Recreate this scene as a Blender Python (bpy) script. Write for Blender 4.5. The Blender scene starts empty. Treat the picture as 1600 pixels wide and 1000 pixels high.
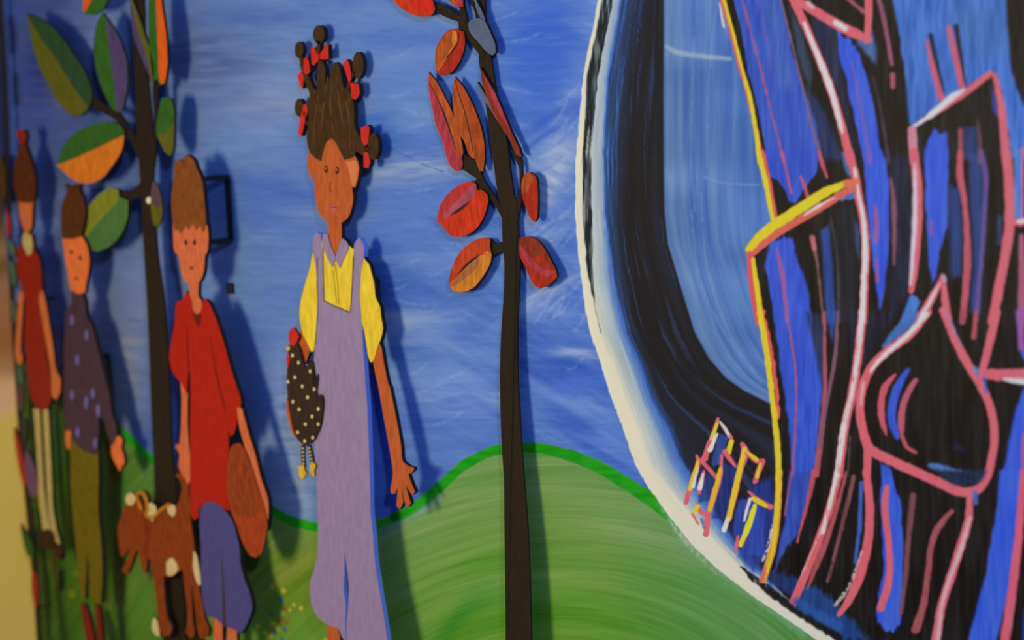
import bpy, math
import numpy as np
from mathutils import Vector

# ------------------------------------------------------------------ camera
S = bpy.context.scene
COL = S.collection
FPX = 2986.0
CAM = np.array([0.0, -1.8, 1.5])
TH, PI_, RO = math.radians(50), math.radians(8), math.radians(2.5)
fwd = np.array([-math.sin(TH)*math.cos(PI_), math.cos(TH)*math.cos(PI_), -math.sin(PI_)])
r0 = np.cross(fwd, [0, 0, 1]); r0 /= np.linalg.norm(r0)
u0 = np.cross(r0, fwd)
rgt = math.cos(RO)*r0 - math.sin(RO)*u0
upv = math.cos(RO)*u0 + math.sin(RO)*r0
from mathutils import Matrix
cd = bpy.data.cameras.new('camera'); cam = bpy.data.objects.new('camera', cd); COL.objects.link(cam)
cam.matrix_world = Matrix(((rgt[0], upv[0], -fwd[0], CAM[0]), (rgt[1], upv[1], -fwd[1], CAM[1]),
                           (rgt[2], upv[2], -fwd[2], CAM[2]), (0, 0, 0, 1)))
cd.sensor_fit = 'HORIZONTAL'; cd.sensor_width = 36; cd.lens = FPX*36/1600
cd.clip_start = 0.05
cd.dof.use_dof = True; cd.dof.focus_distance = 2.72; cd.dof.aperture_fstop = 2.9
S.camera = cam
S.view_settings.view_transform = 'Standard'; S.view_settings.look = 'None'
S.view_settings.exposure = 0.0; S.view_settings.gamma = 1
# ------------------------------------------------------------------ light
w = bpy.data.worlds.new('world'); S.world = w; w.use_nodes = True
w.node_tree.nodes['Background'].inputs[0].default_value = (0.28, 0.47, 1.0, 1)
w.node_tree.nodes['Background'].inputs[1].default_value = 0.36
def area(name, loc, target, size, power, col):
    l = bpy.data.lights.new(name, 'AREA'); l.shape = 'DISK'; l.size = size; l.energy = power; l.color = col
    o = bpy.data.objects.new(name, l); COL.objects.link(o); o.location = loc
    o.rotation_euler = (Vector(target)-Vector(loc)).to_track_quat('-Z', 'Y').to_euler()
area('room_lamp', (-2.75, -2.2, 1.35), (-2.35, 0, 1.0), 0.75, 34, (1.0, 0.78, 0.36))
area('ceiling_lamp', (1.4, -2.2, 2.75), (-1.9, 0, 1.2), 0.22, 64, (0.55, 0.72, 1.0))

# ------------------------------------------------------------------ helpers
def lin(c):
    c = np.asarray(c, float)/255.0
    return np.where(c <= .04045, c/12.92, ((c+.055)/1.055)**2.4)
ZN = dict(p=(0, 0, 1), a=(0, 0, 4), b=(0, 200, 4), c=(0, 400, 4), d=(0, 600, 4), e=(0, 750, 4),
          g1=(400, 0, 5), g2=(400, 180, 4.5467), g3=(400, 380, 4.5467), g4=(400, 580, 4.5467), g5=(400, 780, 4.5467),
          r1=(600, 0, 4.1667), r2=(600, 220, 4.1667),
          z1=(1160, 0, 3.636), z2=(1160, 240, 3.636), z3=(1160, 490, 3.636), z4=(1160, 740, 3.636),
          q=(1000, 620, 3.846), k=(900, 780, 4), m=(300, 600, 2.5), n=(0, 800, 5), l=(0, 600, 5), h=(0, 400, 5), i=(0, 200, 5))
def Z(z, pts):
    """zoomed crop coordinates -> full-frame camera pixel coordinates"""
    x0, y0, s = ZN[z]
    return [(x0+p[0]/s, y0+p[1]/s) for p in pts]
def onwall(px, py, s=0.0, k=0.0, zr=1.2):
    """point on the plane y = -(s + k (z-zr)) parallel (or leaning) to the wall"""
    d = fwd*FPX + rgt*(px-800) - upv*(py-500)
    if callable(k):                      # a board that bends away from the wall: k(z) is added to the distance
        p = CAM + d*(-s-CAM[1])/d[1]
        for _ in range(5): p = CAM + d*(-(s+k(p[2]))-CAM[1])/d[1]
        return p
    t = (-(s + k*(CAM[2]-zr)) - CAM[1])/(d[1] + k*d[2])
    return CAM + t*d
def smooth(pts, closed=True, n=4, sharp=50):
    P = [np.array(p[:2], float) for p in pts]; N = len(P)
    if N < 3: return P
    tang = []
    for i in range(N):
        if not closed and i in (0, N-1): tang.append(np.zeros(2)); continue
        a, b, c = P[i-1], P[i], P[(i+1) % N]
        v1, v2 = b-a, c-b; l1, l2 = np.linalg.norm(v1), np.linalg.norm(v2)
        if l1 < 1e-6 or l2 < 1e-6: tang.append(np.zeros(2)); continue
        ang = math.degrees(math.acos(max(-1, min(1, float(v1@v2)/(l1*l2)))))
        if closed and ang > sharp: tang.append(np.zeros(2)); continue
        t = (v1/l1+v2/l2); tn = np.linalg.norm(t)
        tang.append(t/tn*min(l1, l2)*0.9 if tn > 1e-6 else np.zeros(2))
    out = []
    for i in range(N if closed else N-1):
        a, b = P[i], P[(i+1) % N]; ta, tb = tang[i], tang[(i+1) % N]
        for j in range(n):
            t = j/n
            out.append((2*t**3-3*t*t+1)*a + (t**3-2*t*t+t)*ta + (-2*t**3+3*t*t)*b + (t**3-t*t)*tb)
    if not closed: out.append(P[-1])
    return out
def ell(cx, cy, rx, ry, n=14, rot=0):
    c, s = math.cos(rot), math.sin(rot)
    return [(cx+rx*math.cos(t)*c-ry*math.sin(t)*s, cy+rx*math.cos(t)*s+ry*math.sin(t)*c) for t in [2*math.pi*i/n for i in range(n)]]
def ribbon(pts, w):
    """closed outline of a stroke of the given width(s)"""
    P = smooth(pts, False, 5); N = len(P)
    ws = np.interp(np.linspace(0, 1, N), np.linspace(0, 1, len(pts)), w if hasattr(w, '__len__') else [w]*len(pts))
    L, R = [], []
    for i in range(N):
        t = P[min(i+1, N-1)]-P[max(i-1, 0)]; t = t/(np.linalg.norm(t)+1e-9); nrm = np.array([-t[1], t[0]])
        L.append(P[i]+nrm*ws[i]/2); R.append(P[i]-nrm*ws[i]/2)
    return [tuple(p) for p in L+R[::-1]]

# ------------------------------------------------------------------ materials
MATS = {}
def paint(name, c, E=0.75, var=0.12, rough=0.55, scale=(9, 1, 3)):
    """hand painted board: brushy variation of one paint colour"""
    if name in MATS: return MATS[name]
    m = bpy.data.materials.new(name); m.use_nodes = True; nt = m.node_tree; N = nt.nodes; Lk = nt.links
    b = N['Principled BSDF']; b.inputs['Roughness'].default_value = rough
    b.inputs['Specular IOR Level'].default_value = 0.12
    base = np.clip(lin(c)/E, 0.002, 0.92)
    tc = N.new('ShaderNodeTexCoord'); mp = N.new('ShaderNodeMapping'); mp.inputs['Scale'].default_value = scale
    ns = N.new('ShaderNodeTexNoise'); ns.inputs['Scale'].default_value = 14; ns.inputs['Detail'].default_value = 5
    rp = N.new('ShaderNodeValToRGB')
    rp.color_ramp.elements[0].position = 0.3; rp.color_ramp.elements[1].position = 0.72
    rp.color_ramp.elements[0].color = (*(base*(1-var*1.6)), 1); rp.color_ramp.elements[1].color = (*np.clip(base*(1+var*1.5), 0, 1), 1)
    bp = N.new('ShaderNodeBump'); bp.inputs['Strength'].default_value = 0.12; bp.inputs['Distance'].default_value = 0.002
    Lk.new(tc.outputs['Object'], mp.inputs[0]); Lk.new(mp.outputs[0], ns.inputs['Vector'])
    Lk.new(ns.outputs['Fac'], rp.inputs[0]); Lk.new(rp.outputs[0], b.inputs['Base Color'])
    Lk.new(ns.outputs['Fac'], bp.inputs['Height']); Lk.new(bp.outputs[0], b.inputs['Normal'])
    MATS[name] = m; return m
def mural_mat():
    m = bpy.data.materials.new('mural_paint'); m.use_nodes = True; nt = m.node_tree; N = nt.nodes; Lk = nt.links
    b = N['Principled BSDF']; b.inputs['Roughness'].default_value = 0.5; b.inputs['Specular IOR Level'].default_value = 0.12
    vc = N.new('ShaderNodeVertexColor'); vc.layer_name = 'paint'
    tc = N.new('ShaderNodeTexCoord'); mp = N.new('ShaderNodeMapping'); mp.inputs['Scale'].default_value = (1, 1, 3)
    ns = N.new('ShaderNodeTexNoise'); ns.inputs['Scale'].default_value = 60; ns.inputs['Detail'].default_value = 4
    bp = N.new('ShaderNodeBump'); bp.inputs['Strength'].default_value = 0.10; bp.inputs['Distance'].default_value = 0.002
    Lk.new(tc.outputs['Object'], mp.inputs[0]); Lk.new(mp.outputs[0], ns.inputs['Vector'])
    Lk.new(ns.outputs['Fac'], bp.inputs['Height']); Lk.new(bp.outputs[0], b.inputs['Normal'])
    Lk.new(vc.outputs['Color'], b.inputs['Base Color']); return m
EDGE = paint('dark_board_edge', (38, 30, 28), 0.7, 0.1)
METAL = paint('dark_bracket_metal', (30, 30, 34), 0.6, 0.2, 0.35)

# ------------------------------------------------------------------ object helpers
def link(name, V, F, mats, idx=None, parent=None):
    me = bpy.data.meshes.new(name); me.from_pydata([tuple(v) for v in V], [], F)
    for m in mats: me.materials.append(m)
    if idx is not None: me.polygons.foreach_set('material_index', idx)
    me.update(); o = bpy.data.objects.new(name, me); COL.objects.link(o)
    if parent is not None:
        o.parent = parent; o.matrix_parent_inverse = Matrix.Translation(-Vector(parent.location))
    return o
def thing(name, label, cat, px, py, s=0.0, group=None):
    o = bpy.data.objects.new(name, None); COL.objects.link(o); o.location = onwall(px, py, s); o.empty_display_size = .05
    o['label'] = label; o['category'] = cat
    if group: o['group'] = group
    return o
class G:                    # plane of a cut-out: distance of its face from the wall, lean, board thickness
    def __init__(s, face, k=0.0, thick=0.007, zr=1.2): s.f, s.k, s.t, s.zr = face, k, thick, zr
def piece(name, g, shapes, parent, layer=0, edge=None, label=None):
    """one sawn part. shapes[0] is the board outline, the others are painted marks lying on it"""
    V, F, I, mats = [], [], [], [edge or EDGE]
    for j, sh in enumerate(shapes):
        pts, mat = sh[0], sh[1]; sm = sh[2] if len(sh) > 2 else True
        P = smooth(pts) if sm else [np.array(p) for p in pts]
        lf = layer*0.0006 + j*0.0002
        th = (g.t+layer*0.0006) if j == 0 else 0.0002
        if mat not in mats: mats.append(mat)
        mi = mats.index(mat); n0 = len(V); n = len(P)
        fr = [onwall(p[0], p[1], g.f+lf, g.k, g.zr) for p in P]
        V += fr + [v+np.array([0, th, 0]) for v in fr]
        A = sum(fr[i][0]*fr[(i+1) % n][2]-fr[(i+1) % n][0]*fr[i][2] for i in range(n))
        f1 = list(range(n0, n0+n)); f2 = list(range(n0+n, n0+2*n))[::-1]
        sides = [[n0+i, n0+n+i, n0+n+(i+1) % n, n0+(i+1) % n] for i in range(n)]
        if A < 0: f1 = f1[::-1]; f2 = f2[::-1]; sides = [q[::-1] for q in sides]
        # A > 0 : counter-clockwise seen from -y
        F += [f1, f2]+sides; I += [mi, 0]+[0 if j == 0 else mi]*n
    o = link(name, V, F, mats, I, parent)
    if label: o['label'] = label
    return o
def box(V, F, a, b):
    n = len(V); x0, y0, z0 = a; x1, y1, z1 = b
    V += [(x0, y0, z0), (x1, y0, z0), (x1, y1, z0), (x0, y1, z0), (x0, y0, z1), (x1, y0, z1), (x1, y1, z1), (x0, y1, z1)]
    F += [[n+i for i in f] for f in ([0, 3, 2, 1], [4, 5, 6, 7], [0, 1, 5, 4], [1, 2, 6, 5], [2, 3, 7, 6], [3, 0, 4, 7])]
def bracket(parent, g, px, y0, y1, w=0.014):
    """U bracket: bar on the wall, two arms reaching the back of the board"""
    a = onwall(px, y0); b = onwall(px, y1); V, F = [], []; x = a[0]; zt, zb = a[2], b[2]
    fa = [-onwall(px, yy, g.f, g.k, g.zr)[1]-g.t for yy in (y0, y1)]
    box(V, F, (x-w/2, -0.003, zb), (x+w/2, -0.0003, zt))
    for zc, fr in zip((zt, zb), fa): box(V, F, (x-w/2, -fr-0.0008, zc-0.004), (x+w/2, -0.003, zc+0.004))
    link('mounting_bracket', V, F, [METAL], None, parent)
def pegs(parent, g, pts, r=0.0022):
    for px, py in pts:
        f = onwall(px, py, g.f, g.k, g.zr); V, F = [], []; n = 12; fr = -f[1]-g.t
        for y in (-fr-0.0003, -0.0001): V += [(f[0]+r*math.cos(2*math.pi*i/n), y, f[2]+r*math.sin(2*math.pi*i/n)) for i in range(n)]
        F = [list(range(n))[::-1], list(range(n, 2*n))]+[[i, (i+1) % n, n+(i+1) % n, n+i] for i in range(n)]
        link('mounting_peg', V, F, [METAL], None, parent)

# ------------------------------------------------------------------ room shell
XL = float(onwall(43, 800)[0])
def slab(name, a, b, mat):
    V, F = [], []; box(V, F, a, b); o = link(name, V, F, [mat]); o['kind'] = 'structure'; return o
PLAIN = paint('wall_cream', (176, 158, 96), 0.6, 0.04, 0.7)
slab('wall_back', (XL-0.1, 0.02, -0.05), (1.6, 0.14, 2.8), PLAIN)
slab('floor', (XL-1.2, -4.2, -0.1), (2.4, 0.14, 0.0), paint('floor_vinyl', (95, 85, 72), 0.7, 0.1, 0.4))

# ------------------------------------------------------------------ mural: laid out in camera pixels on a wall grid
rng = np.random.RandomState(7)
LAT = rng.rand(8, 256, 256)
def noise(x, y, k=0):
    L = LAT[k]; xi = np.floor(x).astype(np.int64); yi = np.floor(y).astype(np.int64); fx = x-xi; fy = y-yi
    fx = fx*fx*(3-2*fx); fy = fy*fy*(3-2*fy); a = L[yi & 255, xi & 255]; b = L[yi & 255, (xi+1) & 255]
    c = L[(yi+1) & 255, xi & 255]; d = L[(yi+1) & 255, (xi+1) & 255]
    return (a*(1-fx)+b*fx)*(1-fy)+(c*(1-fx)+d*fx)*fy
def fbm(x, y, o=4, k=0):
    s = 0; a = .5; t = 0
    for i in range(o): s = s+a*noise(x*2**i+17*i, y*2**i+31*i, (k+i) % 8); t += a; a *= .5
    return s/t
zt = [onwall(x, y)[2] for x in (-40, 1640) for y in (-30, 1030)]
zlo, zhi = min(zt), max(zt)
xf = np.array([onwall(p, 500)[0] for p in np.arange(-60, 1665, 1.3)]); xf = xf[xf > XL]
X = np.unique(np.concatenate([[XL], xf, np.arange(xf[-1]+0.01, 1.0, 0.02)]))
Zc = np.unique(np.concatenate([np.arange(0.12, zlo, 0.02), np.arange(zlo, zhi, 0.00115), np.arange(zhi+0.01, 2.5, 0.02)]))
nx, nz = len(X), len(Zc)
def project(x, y, z):
    d0, d1, d2 = x-CAM[0], y-CAM[1], z-CAM[2]
    dep = np.maximum(d0*fwd[0]+d1*fwd[1]+d2*fwd[2], 0.2)
    return 800+FPX*(d0*rgt[0]+d1*rgt[1]+d2*rgt[2])/dep, 500-FPX*(d0*upv[0]+d1*upv[1]+d2*upv[2])/dep
XX, ZZ = np.meshgrid(X, Zc)
U, V_ = project(XX, 0.0, ZZ)         # camera pixel coordinates of every point of the wall
C = np.zeros((nz, nx, 3), np.float32)
RID = np.zeros((nz, nx), np.int8)
def sl(pts, m):
    xs = [p[0] for p in pts]; ys = [p[1] for p in pts]
    c = [onwall(x, y) for x in (max(min(xs)-m, -900), min(max(xs)+m, 2300)) for y in (min(ys)-m, max(ys)+m)]
    i0 = np.searchsorted(X, min(q[0] for q in c)); i1 = np.searchsorted(X, max(q[0] for q in c))
    j0 = np.searchsorted(Zc, min(q[2] for q in c)); j1 = np.searchsorted(Zc, max(q[2] for q in c))
    return (slice(max(j0-1, 0), j1+1), slice(max(i0-1, 0), i1+1))
def blend(s, a, col):
    a = a[..., None]; C[s] = C[s]*(1-a)+np.asarray(col, np.float32)*a
def stroke(z, pts, w, col, alpha=1.0, soft=1.3, rough=1.0, dry=0.0, taper=0, zone=None):
    sc = ZN[z][2]; P = smooth(Z(z, pts), False, 5)
    wl = np.array(w if hasattr(w, '__len__') else [w]*len(pts), float)/sc/2
    W = np.interp(np.linspace(0, 1, len(P)), np.linspace(0, 1, len(wl)), wl)
    if taper:
        t = np.linspace(0, 1, len(P)); W = W*np.clip(np.minimum(t if taper != 2 else 1+t*0, 1-t)*5+.25, 0, 1)
    s = sl(P, W.max()+4); u, v = U[s], V_[s]
    if u.size == 0: return
    best = np.full(u.shape, 1e9)
    for i in range(len(P)-1):
        a, b = P[i], P[i+1]; d = b-a; L2 = d@d+1e-9
        t = np.clip(((u-a[0])*d[0]+(v-a[1])*d[1])/L2, 0, 1)
        best = np.minimum(best, np.hypot(u-a[0]-t*d[0], v-a[1]-t*d[1])-(W[i]+(W[i+1]-W[i])*t))
    best = best+(noise(u/5, v/9, 2)-.5)*rough*1.3
    al = np.clip(.5-best/soft, 0, 1)*alpha
    if dry:
        al = al*np.clip((noise(u/2.0, v/(3.0 if dry > .3 else 16.), 3)-dry*.75)*3+.5, 0, 1)
    br = (noise(u/2.5, v/22.0, 5)-.5)*14
    blend(s, al, np.asarray(col)+br[..., None])
def poly(z, pts, col, alpha=1.0, soft=1.6, rough=1.5, sm=True, rid=None, streak=22):
    P = Z(z, pts); P = smooth(P) if sm else [np.array(p) for p in P]
    s = sl(P, soft*2+3); u, v = U[s], V_[s]
    if u.size == 0: return
    u = u+(noise(v/16, u/7, 1)-.5)*rough*1.1; v = v+(noise(v/12, u/4, 4)-.5)*rough*3
    ins = np.zeros(u.shape, bool); best = np.full(u.shape, 1e9); n = len(P)
    for i in range(n):
        a, b = P[i], P[(i+1) % n]; d = b-a; L2 = d@d
        if L2 < 1e-9: continue
        t = np.clip(((u-a[0])*d[0]+(v-a[1])*d[1])/L2, 0, 1)
        best = np.minimum(best, (u-a[0]-t*d[0])**2+(v-a[1]-t*d[1])**2)
        if abs(d[1]) > 1e-9:
            c = ((a[1] > v) != (b[1] > v)) & (u < d[0]*(v-a[1])/d[1]+a[0]); ins ^= c
    sd = np.sqrt(best)*np.where(ins, -1, 1)
    al = np.clip(.5-sd/soft, 0, 1)*alpha
    br = (noise(u/3.2, v/38.0, 5)-.5)*streak+(noise(u/9, v/60.0, 6)-.5)*streak*.6
    blend(s, al, np.asarray(col)+br[..., None])
    if rid is not None: RID[s][al > .5] = rid
def cloud(cx, cy, rx, ry, ang, col, al):
    R = max(rx, ry)*2.2; s = sl([(cx-R, cy-R), (cx+R, cy+R)], 2); u, v = U[s], V_[s]
    if u.size == 0: return
    c, sn = math.cos(math.radians(ang)), math.sin(math.radians(ang))
    p = ((u-cx)*c+(v-cy)*sn); q = (-(u-cx)*sn+(v-cy)*c)
    d = (p/rx)**2+(q/ry)**2
    st = fbm(p/55+9, q/6.0, 4, 3)
    blend(s, np.exp(-d*1.2)*al*np.clip(.30+1.8*(st-.2), 0, 1), col)
# --- sky
n1 = fbm(U/230+.35*fbm(U/90, V_/90, 3, 5), V_/58, 4, 0)
n2 = fbm((U*.86+V_*.5)/90, (-U*.5+V_*.86)/14, 4, 2)
n3 = noise(U/34.0, V_/1.9, 6)*.5+noise(U/20., V_/3.7, 1)*.5
base = np.stack([np.interp(U, [-100, 100, 350, 700, 1000], x) for x in ([62, 70, 88, 88, 80], [78, 86, 120, 126, 120], [138, 150, 188, 206, 212])], -1)
tt = np.clip((n1-.5)*2.6, -1, 1)[..., None]
lightc, deep = np.array([126, 154, 208.]), np.array([50, 88, 190.])
C[:] = base+np.where(tt > 0, tt*(lightc-base)*.7, -tt*(deep-base)*.75)
wr = np.clip((U-640)/160, 0, 1)*.75+.12
C += (((n2-.5)*70)*wr)[..., None]*np.array([1, .9, .45])
C += ((n3-.5)*15)[..., None]
for a in [(430, 165, 90, 26, 0, (128, 146, 190), .8), (640, 262, 130, 26, -6, (150, 170, 205), .85), (520, 330, 100, 14, 0, (125, 150, 200), .5),
          (600, 498, 110, 20, -5, (150, 172, 210), .8), (860, 285, 22, 80, 28, (170, 188, 220), .9), (880, 170, 18, 60, 20, (150, 178, 222), .8),
          (840, 465, 80, 18, -35, (150, 175, 222), .9), (845, 380, 60, 14, -40, (140, 168, 215), .8), (900, 552, 45, 9, 5, (165, 188, 225), .9), (930, 640, 70, 14, 20, (130, 160, 225), .6),
          (200, 560, 34, 120, 10, (130, 138, 165), .9), (150, 490, 34, 60, 0, (120, 125, 160), .8), (450, 650, 40, 130, 0, (150, 170, 215), .7), (455, 780, 40, 40, 0, (155, 175, 215), .8),
          (320, 90, 110, 70, 0, (72, 94, 152), 1), (60, 240, 40, 70, 0, (85, 98, 140), .6), (120, 150, 60, 24, -20, (110, 120, 160), .6),
          (700, 620, 130, 60, 0, (120, 152, 222), .6), (700, 20, 120, 30, 0, (92, 130, 200), .5), (640, 150, 60, 60, 0, (96, 138, 205), .5),
          (590, 210, 40, 50, 0, (50, 95, 190), .9), (600, 420, 60, 50, 0, (52, 92, 185), .8), (640, 550, 60, 24, 0, (55, 95, 190), .7), (830, 80, 80, 90, 0, (58, 102, 208), 1), (860, 50, 60, 60, 0, (52, 98, 208), 1), (850, 110, 50, 80, 0, (56, 102, 210), .9),
          (860, 185, 60, 10, -32, (52, 92, 200), .9), (855, 210, 50, 6, -32, (52, 92, 200), .9), (910, 598, 70, 18, -14, (70, 110, 215), .9), (870, 240, 30, 20, -30, (150, 175, 215), .8), (60, 40, 60, 90, 0, (62, 80, 130), .6),
          (60, 120, 30, 80, 0, (40, 46, 120), .6), (340, 610, 60, 60, 0, (60, 100, 180), .5)]: cloud(*a)
stroke('p', [(-10, -40), (2, 120), (10, 330)], [22, 22, 12], (30, 34, 62), .85, 12)
stroke('p', [(16, 30), (20, 60), (19, 80)], [8, 12, 8], (30, 36, 80), .8, 10); stroke('p', [(24, 120), (26, 160)], [8, 10], (32, 36, 60), .7, 10)
sr = np.random.RandomState(3)
for i in range(46):                                  # loose bristle strokes of cloud paint
    x0_, y0_ = sr.uniform(820, 900), sr.uniform(150, 640); L_ = sr.uniform(24, 70); a_ = math.radians(sr.uniform(30, 62)); c_ = sr.uniform(0, 1)
    stroke('p', [(x0_, y0_), (x0_+L_*.5*math.cos(a_), y0_-L_*.5*math.sin(a_)+5), (x0_+L_*math.cos(a_), y0_-L_*math.sin(a_))], [1, 4, 1], (150+40*c_, 178+20*c_, 226) if c_ > .35 else (70, 108, 208), .26, 5, 2, .1)
for i in range(60):
    x0_, y0_ = sr.uniform(600, 790), sr.uniform(10, 680); L_ = sr.uniform(30, 90); a_ = math.radians(sr.uniform(-18, 40)); c_ = sr.uniform(0, 1)
    stroke('p', [(x0_, y0_), (x0_+L_*.5*math.cos(a_), y0_-L_*.5*math.sin(a_)+4), (x0_+L_*math.cos(a_), y0_-L_*math.sin(a_))], [1, 4, 1], (142, 170, 220) if c_ > .4 else (78, 112, 200), .3, 4, 2, .3)
stroke('p', [(606, 228), (650, 252), (692, 268)], 1.6, (70, 90, 150), .6, 1.5)
# --- hill
hx, hy = zip(*[(-200, 470), (-50, 530), (60, 562), (120, 612), (183, 660), (240, 714), (330, 762), (420, 786), (450, 806), (495, 818), (560, 818), (595, 811), (640, 790), (680, 757), (720, 720), (760, 699),
               (800, 691), (850, 692), (900, 705), (940, 721), (980, 744), (1022, 771), (1100, 830), (1300, 980), (2400, 1700)])
hs = np.array(hx); hyv = np.array(hy); xs = np.arange(-200, 2400, 6.); hv = np.interp(xs, hs, hyv)
kk = np.exp(-np.linspace(-2, 2, 9)**2); kk /= kk.sum(); hv = np.convolve(np.pad(hv, 4, 'edge'), kk, 'valid')
T = V_-np.interp(U, xs, hv); slope = np.interp(U, xs, np.gradient(hv, xs))
Tn = T/np.sqrt(1+slope**2)+(noise(U/9, V_/9, 3)-.5)*1.6
inh = np.clip(T/2+.5, 0, 1)
g = np.clip(T/300, 0, 1)[..., None]
hb = np.array([110, 150, 92.])*(1-g)+np.array([92, 146, 46.])*g
le = np.clip((430-U)/430, 0, 1)[..., None]; hb = hb*(1-le)+np.array([62, 98, 30.])*le
ye = np.exp(-((U-470)/90)**2-((V_-900)/70)**2)[..., None]; hb = hb*(1-ye*.8)+np.array([108, 128, 36.])*ye*.8
ri = np.clip((U-940)/160, 0, 1)[..., None]*.6; hb = hb*(1-ri)+np.array([80, 140, 80.])*ri
arc = np.hypot((U-880)/1.0, (V_-1330)/.92)
s1 = fbm(arc/9, U/170, 4, 2)-.5; s2 = fbm(arc/34, U/260+4, 3, 6)-.5; s3 = noise(arc/2.3, U/60, 4)-.5
hb = hb+(s1*30)[..., None]*np.array([1, .55, .8])+(s2*42)[..., None]*np.array([1, .45, 1.0])+(s3*12)[..., None]
dk = np.exp(-((T-270-40*np.sin(U/70))/26)**2)*np.exp(-((U-700)/100)**2); hb = hb-(dk*30)[..., None]*np.array([1, .4, .3])
C[:] = C*(1-inh[..., None])+hb*inh[..., None]
thk = np.interp(U, [100, 240, 500, 640, 800, 950, 1000], [9, 12, 14, 16, 15, 19, 21])
ol = np.clip((thk-Tn)/2+.5, 0, 1)*np.clip(Tn/2+.5, 0, 1)*np.clip((U-90)/60, 0, 1)
C[:] = C*(1-ol[..., None])+(np.array([26, 148, 22.])+((noise(U/20, V_/6, 2)-.5)*22)[..., None])*ol[..., None]
RID[T > 0] = 1
stroke('p', [(636, 812), (660, 798), (690, 778)], [6, 12, 4], (135, 165, 185), .55, 8)
stroke('p', [(560, 838), (600, 828), (640, 810)], [10, 16, 6], (110, 135, 150), .5, 10)
# left hand greens, stems, flowers
for x, c in [(85, (30, 62, 14)), (100, (52, 88, 20)), (148, (30, 66, 20)), (165, (60, 100, 30)), (60, (34, 60, 22)), (178, (28, 50, 26))]:
    stroke('p', [(x-8, 600), (x, 760), (x+14, 1010)], [10, 14, 20], c, .5, 10, 3)
stroke('n', [(240, 120), (300, 300), (340, 600), (380, 800)], 60, (48, 66, 18), .7, 12)
stroke('n', [(400, 300), (450, 600), (500, 1000)], 30, (30, 44, 14), .8, 6)
stroke('n', [(410, 330), (430, 450), (460, 600)], 40, (80, 62, 20), .7, 6)
stroke('n', [(480, 470), (480, 600)], 44, (10, 24, 10), .9, 5)
for z, c, L in [('g5', (190, 180, 50), [(118, 620, 26), (195, 648, 38), (270, 750, 28), (320, 770, 28), (188, 810, 40), (240, 785, 24), (120, 885, 34), (155, 920, 30), (105, 965, 40), (60, 945, 26), (490, 1000, 30), (15, 900, 26)]),
                ('g5', (165, 70, 40), [(215, 775, 26), (170, 868, 30), (222, 880, 34), (92, 960, 16)]),
                ('g5', (58, 92, 140), [(178, 700, 26), (180, 725, 24), (205, 922, 30), (130, 940, 26), (180, 995, 24), (110, 815, 30)]),
                ('n', (120, 125, 18), [(560, 640, 60), (830, 750, 56), (600, 480, 50), (700, 780, 34)])]:
    for x, y, wd in L: stroke(z, [(x-1, y), (x+1, y+2)], wd, c, .85, 2.2 if z == 'g5' else 6, 2)
# --- ring and disc
ys = [-900, -60, 0, 120, 240, 330, 430, 480, 520, 570, 620, 670, 720, 760, 800, 850, 890, 930, 980, 1040, 1100, 1700]
B = [[1500, 946, 935, 911, 900, 898, 907, 914, 922, 939, 954, 974, 990, 1012, 1040, 1080, 1122, 1174, 1248, 1330, 1410, 2300],
     [1510, 953, 941, 917, 910, 909, 919, 930, 938, 960, 978, 998, 1014, 1040, 1076, 1122, 1160, 1208, 1280, 1350, 1430, 2330],
     [1520, 970, 958, 934, 923, 925, 926, 930, 939, 960, 978, 998, 1014, 1040, 1076, 1122, 1166, 1226, 1302, 1374, 1450, 2350],
     [1530, 978, 966, 945, 940, 941, 946, 955, 965, 984, 1002, 1024, 1042, 1064, 1094, 1134, 1172, 1230, 1307, 1380, 1456, 2360],
     [1540, 990, 973, 952, 945, 947, 960, 970, 980, 1003, 1018, 1045, 1066, 1092, 1118, 1150, 1186, 1240, 1318, 1390, 1466, 2370]]
B5y = [-900, -60, 0, 240, 330, 380, 430, 470, 520, 560, 590, 610, 635, 660, 700, 1100, 1700]
B5x = [1100, 1036, 1037, 1037, 1038, 1043, 1058, 1070, 1086, 1108, 1134, 1162, 1212, 1290, 1420, 1800, 2500]
Vw = V_
Bv = [np.interp(Vw, ys, b) for b in B]+[np.interp(Vw, B5y, B5x)]
msl = np.s_[:, :]
rr = U+(noise(U/3, V_/14, 2)-.5)*2.4
def ramp(lo, hi): return np.clip((rr-lo)/np.maximum(hi-lo, 1.0), 0, 1)
fine = (noise((U-Bv[0])/2.1, V_/70, 1)-.5); fine2 = (noise((U-Bv[4])/4.6, V_/110, 4)-.5)
def band(lo, hi, c0, c1, amp=10, soft=2.0):
    t = ramp(lo, hi)[..., None]; col = np.array(c0, float)*(1-t)+np.array(c1, float)*t+(fine*amp*1.4+fine2*amp)[..., None]
    a = np.clip((rr-lo)/soft+.5, 0, 1)[..., None]; C[:] = C*(1-a)+col*a
for j in range(4):                                  # feathered outer rim over the green
    stroke('p', [(1030+j*9, 790+j*14), (1062+j*9, 830+j*13), (1100+j*8, 868+j*11)], [2, 3, 1], (190, 205, 190), .45, 1.5, 3, .45)
stroke('k', [(520, 20), (700, 280), (880, 440), (1150, 640), (1420, 840)], 40, (120, 165, 140), .5, 10, 4)
band(Bv[0], Bv[1], (222, 222, 206), (216, 214, 196), 5, 2.0)
RID[(rr > Bv[0])] = 2
dkm = np.clip((500-V_)/60, 0, 1)
thin = np.clip((noise((U-Bv[0])/2.2, V_/55, 6)-.1)*4, .35, 1)*np.clip((noise(U/3, V_/26, 1)+.45), .5, 1)
sel = np.clip((rr-Bv[1])/1.6+.5, 0, 1)*thin*np.where((V_ < 520) | (V_ > 885), 1, .0)
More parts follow.
